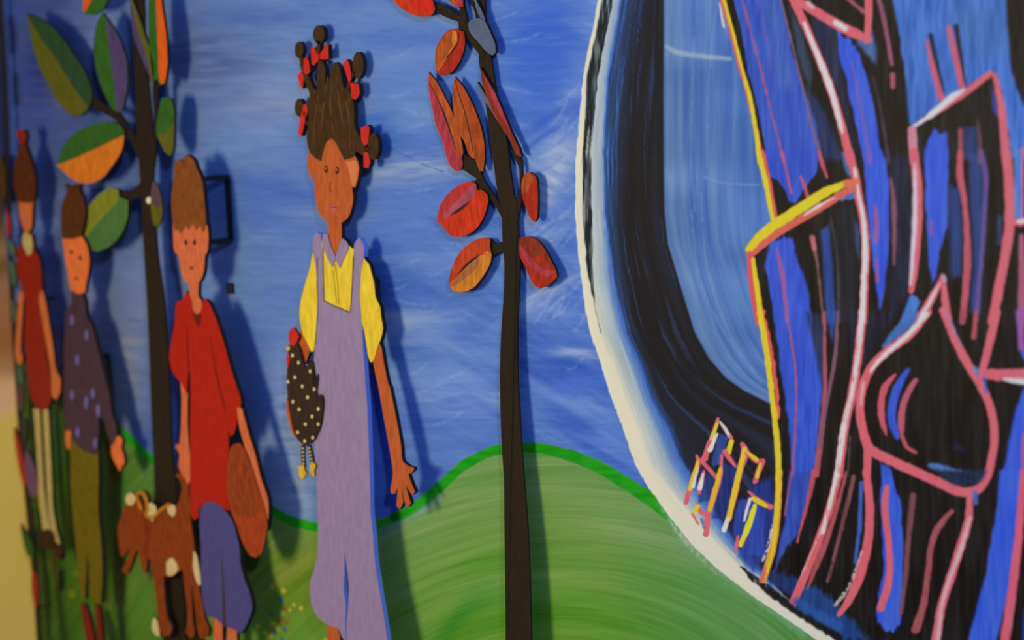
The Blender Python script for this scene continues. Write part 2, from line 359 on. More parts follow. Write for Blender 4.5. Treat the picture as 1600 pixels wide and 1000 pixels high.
band(Bv[1], Bv[3], (200, 208, 200), (150, 172, 200), 14, 2.0)
sel *= np.clip((Bv[2]-rr)/1.6+.5, 0, 1)
C[:] = C*(1-sel[..., None])+(np.array([26, 36, 44.])+(fine*30)[..., None]*np.array([.5, 1.1, 1.3]))*sel[..., None]
band(Bv[3], Bv[4], (130, 165, 205), (48, 92, 190), 12, 4.0)
# night band with blue bristle marks
t5 = np.clip((rr-Bv[4])/np.maximum(Bv[5]-Bv[4], 1), 0, 1)
strk = fbm((U-Bv[4]*(1-t5)-Bv[5]*t5)/3.0+t5*40, V_/190, 4, 5)
strk = noise(t5*26+fbm(V_/300, V_/300, 1)*2, V_/130, 5)*.6+noise(t5*70, V_/60, 3)*.4
bl = np.clip(1.05-(rr-Bv[4])/np.interp(V_, [0, 250, 420, 520], [52, 40, 26, 15]), 0, 1)**1.3*.8 + np.clip((strk-.60)*2.2, 0, .45)
bl = bl*np.clip(1-(noise(t5*48, V_/45, 7)-.5)*.9, .3, 1.2)
nvy = np.clip(fbm(t5*7+2, V_/400, 3, 2)*1.6-.55, 0, .55)*(t5 < .97)
bl = np.maximum(bl, nvy*.42*np.clip(1.2-np.abs(t5-.35), 0, 1))
nb = np.array([24, 22, 28.])*(1-bl[..., None])+np.array([46, 84, 150.])*bl[..., None]
a = np.clip((rr-Bv[4])/3+.5, 0, 1)[..., None]; C[:] = C*(1-a)+nb*a
# blue disc
dd = U-Bv[5]; nl = np.exp(-np.clip(dd, 0, None)/55)
st = fbm(dd/6.5, V_/150, 4, 0)-.5; st2 = noise(U/90, V_/40, 2)-.5
db = np.array([76, 118, 190.])*(1-nl[..., None]*.6)+np.array([92, 124, 172.])*nl[..., None]*.6
db = db+(st*56)[..., None]*np.array([1, .9, .35])+(st2*26)[..., None]
a = np.clip(dd/3+.5, 0, 1)[..., None]; C[:] = C*(1-a)+db*a
for pts in ([(1095, 300), (1105, 420), (1140, 520), (1190, 600)], [(1080, 330), (1092, 430), (1120, 500), (1160, 560)], [(1085, 60), (1078, 200), (1086, 330)], [(1120, 0), (1108, 120), (1104, 260)]):
    stroke('p', pts, 3, (128, 158, 205), .35, 3, 2, .2)
stroke('p', [(1041, 72), (1056, 81), (1090, 87), (1140, 92)], [5, 8, 8, 6], (160, 180, 195), .7, 4, 1)
stroke('p', [(1100, 276), (1130, 286), (1185, 289)], 3, (110, 150, 205), .6, 2.5)
# --- neon city: everything right of the yellow line
BLK = (20, 17, 20); NVY = (22, 30, 58); BLU = (52, 84, 200); BRI = (54, 90, 222); SKY = (66, 112, 188); PNK = (212, 98, 112); DPK = (150, 82, 96); BRN = (96, 66, 78); WHT = (222, 212, 214); YEL = (234, 198, 44)
poly('p', [(1125, -400), (1131, 0), (1150, 70), (1172, 150), (1190, 240), (1208, 350), (1176, 390), (1188, 500), (1208, 630), (1217, 740), (1214, 810), (1205, 870), (1200, 905), (1240, 945), (1290, 985), (1340, 1015), (2400, 1600), (2400, -400)], BLK, 1, 2, 1, False, rid=3)
cld = lambda L: [poly(*a) for a in L]
cld([('z1', [(-60, -60), (-50, 0), (-5, 180), (30, 400), (75, 560), (112, 750), (140, 909), (450, 909), (420, 700), (330, 450), (270, 240), (215, -60)], (50, 84, 190)),
     ('z2', [(130, -20), (150, 120), (210, 160), (262, 262), (300, 290), (350, 200), (385, 150), (425, 100), (430, -20)], (48, 80, 196)),
     ('z1', [(120, 0), (210, 0), (260, 280), (300, 500), (200, 500), (150, 300)], (78, 112, 180), .5, 14),
     ('z1', [(270, 40), (330, 150), (400, 420), (380, 500), (320, 350)], (60, 88, 130), .6, 8),
     ('z1', [(340, 480), (420, 560), (500, 700), (560, 909), (470, 909), (420, 720)], (36, 54, 108), .8, 10),
     ('z1', [(390, 60), (540, 160), (560, 330), (600, 600), (640, 800), (640, 909), (600, 700), (500, 430), (420, 230)], (30, 42, 76), .85, 6),
     ('z1', [(540, 165), (620, 240), (660, 300), (700, 420), (745, 600), (800, 909), (690, 909), (655, 740), (620, 600), (585, 430), (550, 320)], BRI, 1, 2.5, 3),
     ('z1', [(640, 230), (740, 170), (765, 280), (760, 370), (700, 300)], (70, 108, 168), .9, 6),
     ('z2', [(680, -20), (800, -20), (832, 150), (838, 400), (820, 640), (800, 820), (782, 895), (765, 780), (735, 560), (715, 380), (700, 180)], BRI, 1, 4, 3),
     ('z1', [(850, -40), (1498, -40), (1512, 200), (1530, 400), (1600, 600), (1640, 700), (1640, 909), (1530, 909), (1505, 700), (1470, 500), (1440, 420), (1400, 415), (1100, 620), (965, 725), (943, 700), (930, 450), (900, 260)], (62, 108, 190), 1, 3, 3, True, None, 34),
     ('z1', [(1150, 0), (1480, 0), (1500, 300), (1300, 330)], (64, 104, 160), .5, 30),
     ('z1', [(1500, -40), (1660, -40), (1660, 620), (1600, 600), (1548, 450), (1522, 300), (1508, 150)], (24, 20, 24), 1, 6),
     ('z1', [(990, 745), (1130, 620), (1410, 470), (1440, 600), (1475, 909), (1000, 909)], (24, 22, 28), 1, 5),
     ('z1', [(1080, 735), (1120, 760), (1165, 750), (1172, 925), (1035, 925), (1045, 800)], BRI, 1, 4, 3),
     ('z2', [(1036, -20), (1168, -20), (1172, 200), (1160, 420), (1120, 560), (1100, 700), (1082, 750), (1062, 620), (1045, 400), (1038, 150)], BRI, 1, 4, 3),
     ('z1', [(1260, 720), (1330, 720), (1350, 909), (1260, 909)], (34, 58, 110), .9, 6),
     ('z2', [(1180, 180), (1240, 200), (1250, 500), (1240, 700), (1190, 700), (1175, 450)], (36, 64, 128), .9, 9),
     ('z2', [(1290, 0), (1360, 0), (1385, 300), (1370, 600), (1350, 900), (1290, 900), (1310, 500), (1290, 250)], (44, 72, 144), .8, 9),
     ('z2', [(1450, 350), (1478, 350), (1478, 520), (1445, 520)], (38, 72, 120), .8, 5),
     ('z1', [(1412, 480), (1440, 560), (1450, 660), (1425, 620)], (48, 76, 180), .9, 4),
     ('z2', [(1545, -30), (1596, -30), (1592, 368), (1542, 368)], (74, 124, 196), 1, 3),
     ('z2', [(560, -10), (605, -10), (636, 100), (600, 140), (575, 60)], (72, 110, 175), .9, 4),
     ('z2', [(540, 250), (635, 195), (640, 262), (570, 268)], (72, 116, 190), .95, 4),
     ('z2', [(636, 370), (660, 420), (662, 600), (640, 500)], (66, 102, 180), .8, 4),
     ('z2', [(150, 500), (280, 470), (330, 640), (375, 800), (400, 960), (180, 960), (150, 750), (130, 660)], (50, 84, 205), 1, 5, 3),
     ('z3', [(175, -20), (385, -20), (410, 150), (450, 350), (440, 620), (405, 920), (280, 920), (262, 640), (220, 330)], (48, 82, 202), 1, 4, 3),
     ('z3', [(360, 0), (450, 0), (470, 250), (455, 420)], (30, 48, 90), .8, 6),
     ('z4', [(262, -10), (402, -10), (350, 230), (290, 380), (235, 450), (205, 520), (178, 565), (200, 460), (235, 300)], (46, 76, 176), 1, 4, 3),
     ('z2', [(445, 440), (492, 400), (515, 650), (532, 960), (478, 960), (460, 700)], (42, 76, 158), .9, 6),
     ('z3', [(478, -10), (532, -10), (518, 165), (498, 120)], (42, 76, 158), .9, 6),
     ('z2', [(540, 280), (640, 280), (660, 640), (640, 945), (560, 945), (530, 600)], (26, 34, 48), .7, 12),
     ('z2', [(850, 0), (945, 0), (960, 400), (940, 780), (860, 945), (830, 945), (840, 500)], (24, 32, 62), .8, 10),
     ('z2', [(895, 960), (935, 850), (965, 800), (1015, 835), (985, 900), (940, 960)], (72, 120, 200), 1, 4, 2),
     ('z3', [(720, 250), (830, 50), (900, -10), (600, -10), (600, 200), (660, 300)], (22, 28, 56), .7, 12)])
stroke('z3', [(800, 190), (900, 90), (985, 10)], [20, 70, 60], (68, 116, 192), .9, 4, 3)
poly('z3', [(1600, 420), (1570, 500), (1530, 640), (1505, 800), (1478, 920), (1640, 920), (1640, 420)], (52, 86, 205), 1, 4)
poly('z4', [(1462, -20), (1640, -20), (1580, 340), (1545, 560), (1480, 800), (1440, 960), (1278, 960), (1330, 760), (1385, 560), (1400, 450), (1440, 230)], BRI, 1, 4)
poly('z4', [(1600, 200), (1660, 0), (1660, 960), (1540, 960), (1590, 600)], BLK, 1, 4)
poly('z4', [(1600, 760), (1660, 700), (1660, 960), (1590, 960)], (40, 66, 170), .9, 6)
poly('z3', [(1550, -30), (1600, 150), (1640, 260), (1640, 300), (1585, 240)], (52, 86, 205), 1, 3)
poly('z2', [(1555, 430), (1640, 430), (1640, 700), (1600, 700), (1575, 500)], BLK, 1, 4)
poly('z4', [(795, -20), (845, -20), (865, 60), (900, 160), (912, 500), (895, 840), (860, 900), (800, 880), (758, 795), (772, 700), (800, 560), (792, 300), (782, 100)], BRI, 1, 3, 3)
poly('z3', [(785, 850), (830, 870), (850, 920), (790, 920)], (48, 84, 190), 1, 4)
poly('z4', [(300, 600), (520, 720), (720, 945), (560, 945), (380, 800), (270, 760)], (34, 74, 150), .85, 10, 4)
poly('z4', [(130, 540), (330, 600), (300, 700), (150, 640)], (32, 62, 140), .7, 10, 4)
poly('z4', [(60, 60), (170, 20), (190, 300), (150, 450), (60, 560), (-20, 470)], (36, 58, 150), .8, 10)
stroke('z1', [(215, -20), (270, 200), (330, 450), (385, 680), (450, 909)], [12, 12, 14, 18, 20], (122, 96, 122), .9, 2)
stroke('z2', [(435, -10), (455, 60), (480, 135)], [18, 22, 16], (190, 84, 104), .95, 2)
stroke('z1', [(0, 0), (40, 150), (100, 380), (160, 620), (200, 780), (235, 909)], [10, 14, 14, 16, 14, 18], (160, 90, 130), .85, 2, 2, .2)
stroke('z1', [(85, 0), (110, 90), (150, 300), (165, 420)], 7, (140, 90, 140), .6, 2, 2, .3)
stroke('z2', [(225, -10), (255, 120), (278, 225)], [18, 14, 12], (176, 88, 128), .9, 2)
stroke('z2', [(330, 130), (355, 190), (372, 260)], [12, 20, 24], (200, 90, 110), .9, 2)
W1 = [('z1', [(285, -10), (350, 130), (430, 320), (500, 500), (560, 700), (615, 920)], 46), ('z2', [(608, -10), (640, 120), (662, 250), (690, 400), (700, 560), (695, 700), (685, 955)], 46),
      ('z3', [(683, -10), (662, 200), (625, 450), (580, 650), (548, 915)], 50), ('z4', [(548, -10), (495, 200), (425, 400), (350, 590), (285, 740)], 46)]
for z, p, wd in W1: stroke(z, p, wd, PNK, 1, 2)
for z, p, wd, dr in [('z1', [(350, 130), (430, 320), (500, 500), (555, 700), (570, 760)], [14, 30, 34, 26, 8], 0), ('z2', [(636, 80), (662, 240), (690, 400), (698, 560), (690, 700), (680, 955)], [14, 18, 24, 32, 30, 34], 0),
                     ('z3', [(680, -10), (660, 200), (622, 450), (574, 650), (540, 915)], [34, 28, 22, 34, 28], .25), ('z4', [(535, 0), (490, 200), (455, 330)], [26, 22, 26], .3)]:
    stroke(z, p, wd, WHT, .95, 2, 1, dr)
stroke('z4', [(440, 340), (380, 480), (330, 590)], 8, (205, 180, 180), .8, 1.5, 1, .5)
stroke('z1', [(265, -30), (390, 50), (540, 140), (640, 190), (725, 228)], [40, 54, 56, 56, 30], PNK, 1, 2)
stroke('z1', [(705, 232), (715, 120), (718, -20)], [36, 42, 46], PNK, 1, 2)
stroke('z1', [(600, -10), (650, 35), (690, 68)], 22, (170, 92, 104), .9, 2)
stroke('z1', [(375, 15), (400, 40)], 22, (236, 200, 204), .8, 5); stroke('z1', [(530, 128), (585, 162)], 30, (236, 214, 214), .95, 4)
stroke('z1', [(622, 350), (660, 550), (700, 760), (722, 920)], [14, 20, 20, 22], (108, 92, 176), .9, 2)
stroke('z2', [(722, -10), (726, 50)], 24, (120, 84, 170), .9, 3)
stroke('z2', [(752, 290), (762, 400), (758, 500)], [10, 26, 18], (170, 84, 130), .9, 2.5); stroke('z2', [(762, 600), (768, 725)], [14, 20], (160, 80, 140), .9, 2.5)
stroke('z1', [(740, 430), (790, 650), (832, 920)], [8, 14, 22], (72, 58, 80), .9, 3)
stroke('z2', [(830, -10), (832, 40)], 14, (66, 56, 80), .8, 3); stroke('z2', [(845, 140), (862, 300), (864, 480), (862, 630)], [12, 30, 24, 12], (140, 84, 100), .9, 3)
stroke('z1', [(775, -10), (812, 150), (850, 365)], [26, 24, 24], (150, 84, 110), .95, 2.5); stroke('z1', [(853, 425), (856, 492)], 28, (176, 84, 110), .95, 2.5)
stroke('z1', [(1070, 200), (1100, 340), (1146, 530)], [26, 26, 8], (24, 26, 40), .95, 3); stroke('z1', [(1048, 235), (1080, 380), (1130, 560)], [14, 30, 36], (196, 90, 110), 1, 2)
stroke('z1', [(1215, 150), (1232, 260), (1266, 490)], [28, 24, 10], (24, 26, 36), .95, 3); stroke('z1', [(1172, 155), (1210, 320), (1245, 490)], [24, 32, 36], (196, 92, 112), 1, 2)
stroke('z1', [(1060, 672), (1250, 540), (1405, 418)], [10, 34, 34], PNK, 1, 2); stroke('z1', [(962, 728), (1080, 645), (1200, 545), (1260, 510)], [14, 34, 40, 10], WHT, .95, 3)
stroke('z1', [(1430, 425), (1470, 600), (1500, 920)], [22, 44, 52], PNK, 1, 2)
stroke('z2', [(1500, -10), (1516, 200), (1518, 400), (1492, 580), (1450, 800), (1420, 955)], [50, 56, 58, 56, 56, 52], PNK, 1, 2)
stroke('z3', [(1445, -10), (1400, 180), (1360, 340)], [50, 46, 42], PNK, 1, 2)
stroke('z1', [(965, 740), (975, 920)], 50, (200, 130, 150), 1, 2)
stroke('z2', [(975, -10), (995, 180), (995, 420), (970, 700), (960, 780)], [50, 54, 52, 44, 30], PNK, 1, 2)
stroke('z2', [(980, 60), (980, 300), (972, 500), (955, 740)], [14, 28, 28, 20], (206, 200, 214), .95, 4)
stroke('z2', [(1075, 390), (1078, 460)], 22, (140, 80, 150), .8, 5)
stroke('z1', [(1238, 740), (1240, 920)], [24, 28], (170, 86, 106), .9, 3)
stroke('z2', [(1238, -10), (1235, 120), (1262, 280), (1275, 450), (1278, 640), (1250, 955)], [30, 44, 30, 36, 44, 34], (184, 84, 100), 1, 2)
stroke('z3', [(1250, -10), (1245, 45)], 30, (160, 74, 90), 1, 3)
stroke('z1', [(1335, 680), (1350, 800), (1352, 920)], [6, 20, 26], (120, 78, 92), .8, 3); stroke('z2', [(1362, -10), (1380, 100), (1385, 180), (1372, 420), (1350, 700), (1328, 945)], [22, 30, 26, 22, 22, 24], (118, 84, 150), .85, 4)
stroke('z3', [(1328, -10), (1314, 135)], [22, 28], (176, 80, 92), .95, 2.5)
stroke('z2', [(1594, -30), (1594, 365)], 14, PNK, 1, 2); stroke('z2', [(1540, 390), (1640, 388)], 44, PNK, 1, 2); stroke('z2', [(1570, 384), (1640, 378)], 26, WHT, .95, 3)
stroke('z2', [(1585, 470), (1592, 700), (1585, 960)], [24, 46, 50], (166, 88, 112), 1, 3); stroke('z3', [(1583, -10), (1582, 200)], [52, 26], (150, 84, 150), 1, 3)
stroke('z3', [(1350, 338), (1450, 348), (1640, 350)], [54, 66, 74], PNK, 1, 2); stroke('z3', [(1485, 372), (1560, 385), (1640, 388)], [12, 30, 34], WHT, .95, 3)
stroke('z3', [(1600, 680), (1592, 800), (1600, 915)], 16, PNK, .9, 3)
stroke('z4', [(1600, -10), (1578, 260), (1560, 450), (1525, 720), (1490, 960)], [44, 44, 50, 52, 56], (206, 92, 112), 1, 2.5)
# drop
stroke('z2', [(1138, 705), (1080, 815), (1012, 932)], [24, 46, 50], PNK, 1, 2)
stroke('z3', [(1052, -10), (950, 120), (820, 215), (730, 310), (680, 430), (668, 560), (690, 680), (722, 768), (850, 838), (1000, 905)], [46, 50, 50, 50, 50, 50, 50, 58, 56, 54], PNK, 1, 2)
stroke('z4', [(930, -34), (1010, 2), (1110, 48), (1200, 90), (1270, 106), (1350, 80), (1400, -10)], [52, 52, 54, 58, 56, 52, 48], PNK, 1, 2)
stroke('z3', [(1140, -20), (1200, 130), (1270, 270), (1350, 400), (1405, 520), (1428, 640), (1428, 760), (1395, 920)], [42, 46, 50, 50, 46, 46, 46, 46], PNK, 1, 2)
stroke('z2', [(1140, 705), (1150, 820), (1168, 945)], [30, 40, 44], PNK, 1, 2)
stroke('z3', [(1150, -10), (1215, 120), (1245, 180)], 9, (110, 140, 200), .8, 2)
stroke('z2', [(1120, 740), (1060, 850), (1005, 945)], [8, 20, 22], WHT, .95, 3)
stroke('z3', [(1050, 0), (930, 130), (800, 240), (725, 330)], [22, 28, 26, 8], WHT, .95, 3); stroke('z3', [(690, 390), (676, 470), (674, 520)], [14, 12, 4], (236, 180, 186), .9, 4)
stroke('z2', [(1140, 692), (1152, 720)], 22, (176, 160, 180), .8, 4)
stroke('z3', [(870, 345), (808, 420), (788, 520), (795, 610), (818, 690)], [12, 38, 42, 34, 10], (196, 88, 104), 1, 2)
stroke('z3', [(942, 318), (880, 420), (850, 540), (852, 620), (880, 700)], [22, 48, 52, 50, 30], (52, 84, 200), 1, 2.5)
stroke('z3', [(985, 378), (930, 470), (902, 580), (905, 670)], [26, 36, 40, 30], (180, 86, 110), 1, 2); stroke('z3', [(905, 690), (935, 760), (985, 788)], [24, 20, 18], (190, 84, 98), 1, 2)
stroke('z3', [(1065, 862), (1110, 872), (1200, 890), (1300, 900)], [24, 40, 20, 10], (84, 126, 196), .9, 4); stroke('z3', [(1215, 750), (1240, 765)], 34, (26, 30, 70), .9, 8)
stroke('z3', [(1325, 310), (1335, 340)], 24, (66, 130, 200), .9, 3); stroke('z3', [(1375, 360), (1385, 440)], 18, (70, 100, 190), .9, 3); stroke('z4', [(1320, 110), (1325, 165)], 30, (66, 110, 180), .9, 3)
poly('z4', [(1100, -20), (1390, -20), (1350, 50), (1270, 75), (1180, 50)], (26, 40, 72), .9, 6)
# lower strokes
stroke('z2', [(195, 540), (230, 700), (255, 955)], [12, 30, 20], (160, 90, 150), .9, 3); stroke('z3', [(250, -10), (300, 300), (305, 560), (282, 915)], [14, 12, 14, 16], (160, 86, 130), .9, 2); stroke('z4', [(278, -10), (262, 100), (242, 235)], 12, (160, 80, 120), .9, 2)
stroke('z2', [(395, 475), (425, 620), (460, 955)], [34, 16, 14], (128, 86, 90), .9, 2.5); stroke('z2', [(398, 480), (410, 540)], 26, (200, 110, 120), .9, 4)
stroke('z3', [(465, -10), (468, 200), (470, 420), (462, 560), (420, 915)], [14, 18, 26, 30, 34], (172, 84, 100), .95, 2); stroke('z4', [(408, -10), (370, 170), (335, 290), (312, 392)], [34, 22, 18, 8], (186, 82, 96), .95, 2)
stroke('z2', [(500, 350), (540, 600), (548, 955)], [6, 12, 20], (76, 72, 86), .8, 3); stroke('z3', [(542, -10), (530, 220), (495, 430), (455, 640), (440, 760)], [16, 24, 20, 20, 20], (120, 84, 104), .95, 2)
stroke('z4', [(590, -10), (535, 200), (470, 400), (420, 520), (370, 655)], [16, 24, 34, 36, 10], (172, 84, 92), .95, 2); stroke('z3', [(612, 700), (600, 915)], 12, (96, 78, 80), .8, 3)
stroke('z4', [(632, 20), (590, 200), (545, 380), (485, 612)], [26, 26, 22, 18], (132, 78, 88), .95, 2, 1, .1)
stroke('z4', [(675, 50), (665, 300), (640, 510)], [20, 26, 14], (62, 100, 200), .95, 3)
stroke('z3', [(712, 760), (708, 920)], 46, PNK, 1, 2); stroke('z4', [(705, -10), (722, 180), (715, 380), (665, 580), (600, 730), (545, 805)], [40, 50, 52, 58, 44, 20], PNK, 1, 2)
stroke('z4', [(678, 440), (630, 580), (580, 680), (528, 748)], [6, 16, 22, 20], (206, 196, 190), .85, 2, 1, .45)
stroke('z4', [(820, 75), (808, 200), (830, 380), (838, 520), (825, 640), (785, 762)], [26, 40, 36, 36, 44, 46], (206, 98, 114), 1, 2)
stroke('z4', [(970, 125), (945, 350), (925, 600), (900, 790)], [34, 32, 28, 22], (128, 74, 86), .95, 2.5, 1, .08)
stroke('z4', [(1190, 212), (1110, 310), (1070, 420), (1050, 600), (1030, 740), (985, 885)], [22, 40, 34, 34, 40, 52], (160, 82, 92), .97, 2.5, 1, .04)
stroke('z4', [(1290, 115), (1285, 260), (1230, 440), (1180, 600), (1130, 760), (1098, 960)], [36, 46, 48, 50, 48, 52], PNK, 1, 2)
stroke('z4', [(1292, 250), (1245, 420), (1180, 590), (1130, 760), (1112, 960)], [18, 26, 22, 18, 26], (226, 176, 184), .9, 4)
# yellow contour
stroke('z1', [(-128, -30), (-100, 60), (-60, 200), (-15, 380), (35, 550), (78, 740), (112, 920)], 22, (214, 92, 90), 1, 1.6); stroke('z1', [(-112, -30), (-88, 60), (-50, 200), (-5, 380), (45, 560), (76, 740), (98, 920)], [18, 16, 17, 19, 22, 24, 28], YEL, 1, 1.8)
stroke('p', [(1124, 4), (1131, 42)], [2, 4], (236, 214, 220), .9, 2)
stroke('z2', [(108, -10), (150, 180), (186, 380)], 36, (214, 90, 80), 1, 2); stroke('z2', [(92, -10), (135, 180), (172, 370)], [30, 30, 24], YEL, 1, 2)
stroke('z2', [(48, 570), (180, 465), (420, 320), (630, 190)], 44, (206, 96, 86), 1, 2); stroke('z2', [(38, 545), (90, 480), (180, 408), (330, 310), (470, 220), (600, 165)], [40, 54, 58, 60, 56, 30], YEL, 1, 3)
stroke('z2', [(350, 350), (430, 300), (520, 250)], [6, 20, 6], WHT, .9, 3); stroke('z2', [(590, 170), (645, 158)], 40, (214, 110, 84), .95, 4)
stroke('z2', [(42, 575), (60, 760), (92, 955)], 40, (214, 84, 96), 1, 2); stroke('z2', [(60, 600), (82, 760), (110, 955)], [24, 30, 34], YEL, 1, 2)
stroke('z3', [(112, -10), (165, 250), (192, 440), (205, 600)], [30, 34, 26, 8], (224, 92, 84), 1, 2, 3); stroke('z3', [(98, -10), (142, 250), (172, 500), (195, 700), (208, 920)], [34, 32, 32, 34, 38], YEL, 1, 2)
stroke('z4', [(208, -10), (198, 250), (165, 450), (118, 605)], [38, 40, 42, 34], (236, 150, 60), 1, 2); stroke('z4', [(206, -10), (198, 200), (178, 400), (140, 560)], [32, 28, 20, 10], YEL, 1, 2)
stroke('z4', [(170, 290), (150, 400), (115, 495)], [10, 22, 12], (226, 206, 200), .85, 2, 1, .45); stroke('z4', [(128, 540), (108, 605)], [16, 24], (226, 100, 84), .9, 3)
# small angular sign-like marks
for p, c, al in [([(480, 220), (535, 230), (492, 400), (430, 418), (440, 330)], (50, 76, 150), 1), ([(500, 395), (590, 440), (540, 740), (430, 730), (470, 560)], (34, 52, 130), .85), ([(590, 620), (680, 600), (740, 700), (740, 960), (600, 940), (560, 800)], (44, 70, 175), .85), ([(350, 420), (450, 490), (430, 620), (350, 640)], (40, 60, 140), .8)]: poly('q', p, c, al, 3, 2)
for p, wd, c in [([(470, 132), (425, 260), (388, 368)], [14, 24, 34], PNK), ([(464, 160), (432, 250)], [12, 24], YEL), ([(462, 225), (420, 320)], [14, 24], WHT), ([(478, 145), (512, 195), (545, 245)], [8, 18, 18], (222, 200, 206)), ([(540, 235), (556, 268)], 14, PNK),
                 ([(548, 270), (532, 335)], [24, 26], YEL), ([(512, 330), (540, 375), (578, 420)], [26, 22, 10], PNK), ([(340, 350), (352, 390), (310, 520), (276, 636)], [8, 26, 28, 22], PNK), ([(352, 380), (320, 490), (300, 555)], [10, 24, 20], YEL), ([(352, 420), (318, 540)], [5, 16], WHT),
                 ([(362, 380), (410, 430), (462, 492)], [20, 20, 18], PNK), ([(384, 445), (368, 510), (354, 575)], [10, 26, 20], PNK), ([(378, 465), (360, 550)], [10, 24], WHT), ([(492, 350), (486, 450), (455, 560), (415, 688)], [10, 20, 34, 26], PNK), ([(484, 430), (452, 560), (420, 680)], [16, 26, 22], (220, 180, 50)),
                 ([(610, 280), (632, 330), (600, 440), (562, 610), (530, 740)], [12, 44, 34, 34, 26], PNK), ([(630, 315), (596, 450), (560, 610), (535, 730)], [22, 26, 26, 24], YEL), ([(528, 735), (506, 800)], [20, 26], WHT), ([(640, 335), (700, 385), (735, 392)], [22, 26, 24], PNK), ([(642, 330), (700, 378)], [12, 22], YEL),
                 ([(735, 388), (712, 450), (690, 512)], [28, 30, 22], PNK), ([(722, 405), (704, 480)], [14, 18], YEL), ([(650, 568), (710, 620), (782, 662)], [10, 22, 28], PNK), ([(680, 612), (730, 640), (762, 660)], [22, 28, 10], YEL), ([(662, 615), (642, 680), (626, 745)], [16, 14, 8], WHT),
                 ([(690, 655), (650, 780), (604, 890)], [22, 30, 22], (224, 216, 50)), ([(588, 840), (574, 925)], [12, 20], PNK), ([(345, 645), (365, 690), (405, 715), (396, 825)], [16, 22, 26, 30], PNK), ([(345, 660), (322, 700)], [24, 20], YEL), ([(315, 705), (350, 765)], [14, 10], PNK), ([(410, 700), (385, 760)], 14, PNK), ([(640, 850), (620, 900)], 8, (150, 60, 80))]: stroke('q', p, [x*1.22 for x in wd] if hasattr(wd, '__len__') else wd*1.22, c, 1, 1.3, .8)
stroke('q', [(370, 735), (385, 790)], 16, (70, 110, 170), .9, 2)
stroke('k', [(1052, 435), (1090, 490), (1180, 560), (1290, 640), (1400, 720), (1500, 780), (1640, 860)], [8, 18, 26, 40, 34, 44, 50], (20, 20, 26), .95, 3, 3)
stroke('k', [(1380, 640), (1500, 720), (1640, 790)], [50, 60, 60], (42, 86, 170), .8, 8, 4)
C = np.clip(C, 4, 250)

# ------------------------------------------------------------------ mural meshes (one painted board, split into its painted regions)
MURM = mural_mat()
ALB = np.clip(lin(C)/np.interp(U, [900, 1600], [.76, .63])[..., None], 0.002, 0.95).astype(np.float32)  # paint made lighter towards the right to offset weaker lamp light there
def grid_mesh(name, P, colr, faces, parent, mat):
    used, inv = np.unique(faces.ravel(), return_inverse=True); nf = len(faces)
    me = bpy.data.meshes.new(name); me.vertices.add(len(used)); me.vertices.foreach_set('co', P[used].astype(np.float32).ravel())
    me.loops.add(nf*4); me.loops.foreach_set('vertex_index', inv.astype(np.int32).ravel())
    me.polygons.add(nf); me.polygons.foreach_set('loop_start', np.arange(0, nf*4, 4, dtype=np.int32))
    me.update(calc_edges=True)
    at = me.color_attributes.new('paint', 'FLOAT_COLOR', 'POINT')
    cc = np.ones((len(used), 4), np.float32); cc[:, :3] = colr[used]; at.data.foreach_set('color', cc.ravel())
    me.materials.append(mat); o = bpy.data.objects.new(name, me); COL.objects.link(o)
    if parent is not None: o.parent = parent; o.matrix_parent_inverse = Matrix.Translation(-Vector(parent.location))
    return o
mural = thing('painted_mural', 'wide painted wall mural of blue sky, green hill and neon coloured city in a ring', 'mural', 800, 1000)
P = np.stack([XX, np.zeros_like(XX), ZZ], -1).reshape(-1, 3); CF = ALB.reshape(-1, 3)
I = np.arange(nz*nx, dtype=np.int32).reshape(nz, nx)
Fq = np.stack([I[:-1, :-1], I[:-1, 1:], I[1:, 1:], I[1:, :-1]], -1)
rid = RID[:-1, :-1]
for k, (nm, lb) in enumerate([('painted_sky', 'brushed blue sky with pale clouds'), ('painted_hill', 'rolling green hill with a bright green outline'),
                              ('painted_ring', 'cream rimmed ring around a black band and blue disc'), ('painted_city', 'black and blue towers outlined in pink and yellow')]):
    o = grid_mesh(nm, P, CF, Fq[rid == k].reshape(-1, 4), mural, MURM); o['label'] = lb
Vb, Fb = [], []; box(Vb, Fb, (XL, 0.0006, Zc[0]), (X[-1], 0.0195, Zc[-1])); link('backing_board', Vb, Fb, [paint('board_back', (120, 100, 80))], None, mural)

# left return wall with its own painted bands
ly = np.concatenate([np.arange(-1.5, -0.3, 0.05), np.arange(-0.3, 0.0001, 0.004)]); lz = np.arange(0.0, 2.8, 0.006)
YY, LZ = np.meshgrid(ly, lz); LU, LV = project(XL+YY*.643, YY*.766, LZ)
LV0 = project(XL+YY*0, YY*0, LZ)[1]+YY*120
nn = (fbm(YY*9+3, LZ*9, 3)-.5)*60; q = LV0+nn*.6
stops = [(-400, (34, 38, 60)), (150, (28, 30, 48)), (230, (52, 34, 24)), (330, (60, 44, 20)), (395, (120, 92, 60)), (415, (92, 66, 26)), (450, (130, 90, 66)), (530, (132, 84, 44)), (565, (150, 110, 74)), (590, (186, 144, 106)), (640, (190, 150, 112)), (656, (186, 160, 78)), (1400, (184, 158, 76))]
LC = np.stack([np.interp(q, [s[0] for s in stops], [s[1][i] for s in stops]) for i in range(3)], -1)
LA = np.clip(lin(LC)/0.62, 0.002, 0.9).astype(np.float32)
LP = np.stack([XL+YY*.643, YY*.766, LZ], -1).reshape(-1, 3); I = np.arange(YY.size, dtype=np.int32).reshape(YY.shape)
LF = np.stack([I[:-1, :-1], I[:-1, 1:], I[1:, 1:], I[1:, :-1]], -1).reshape(-1, 4)
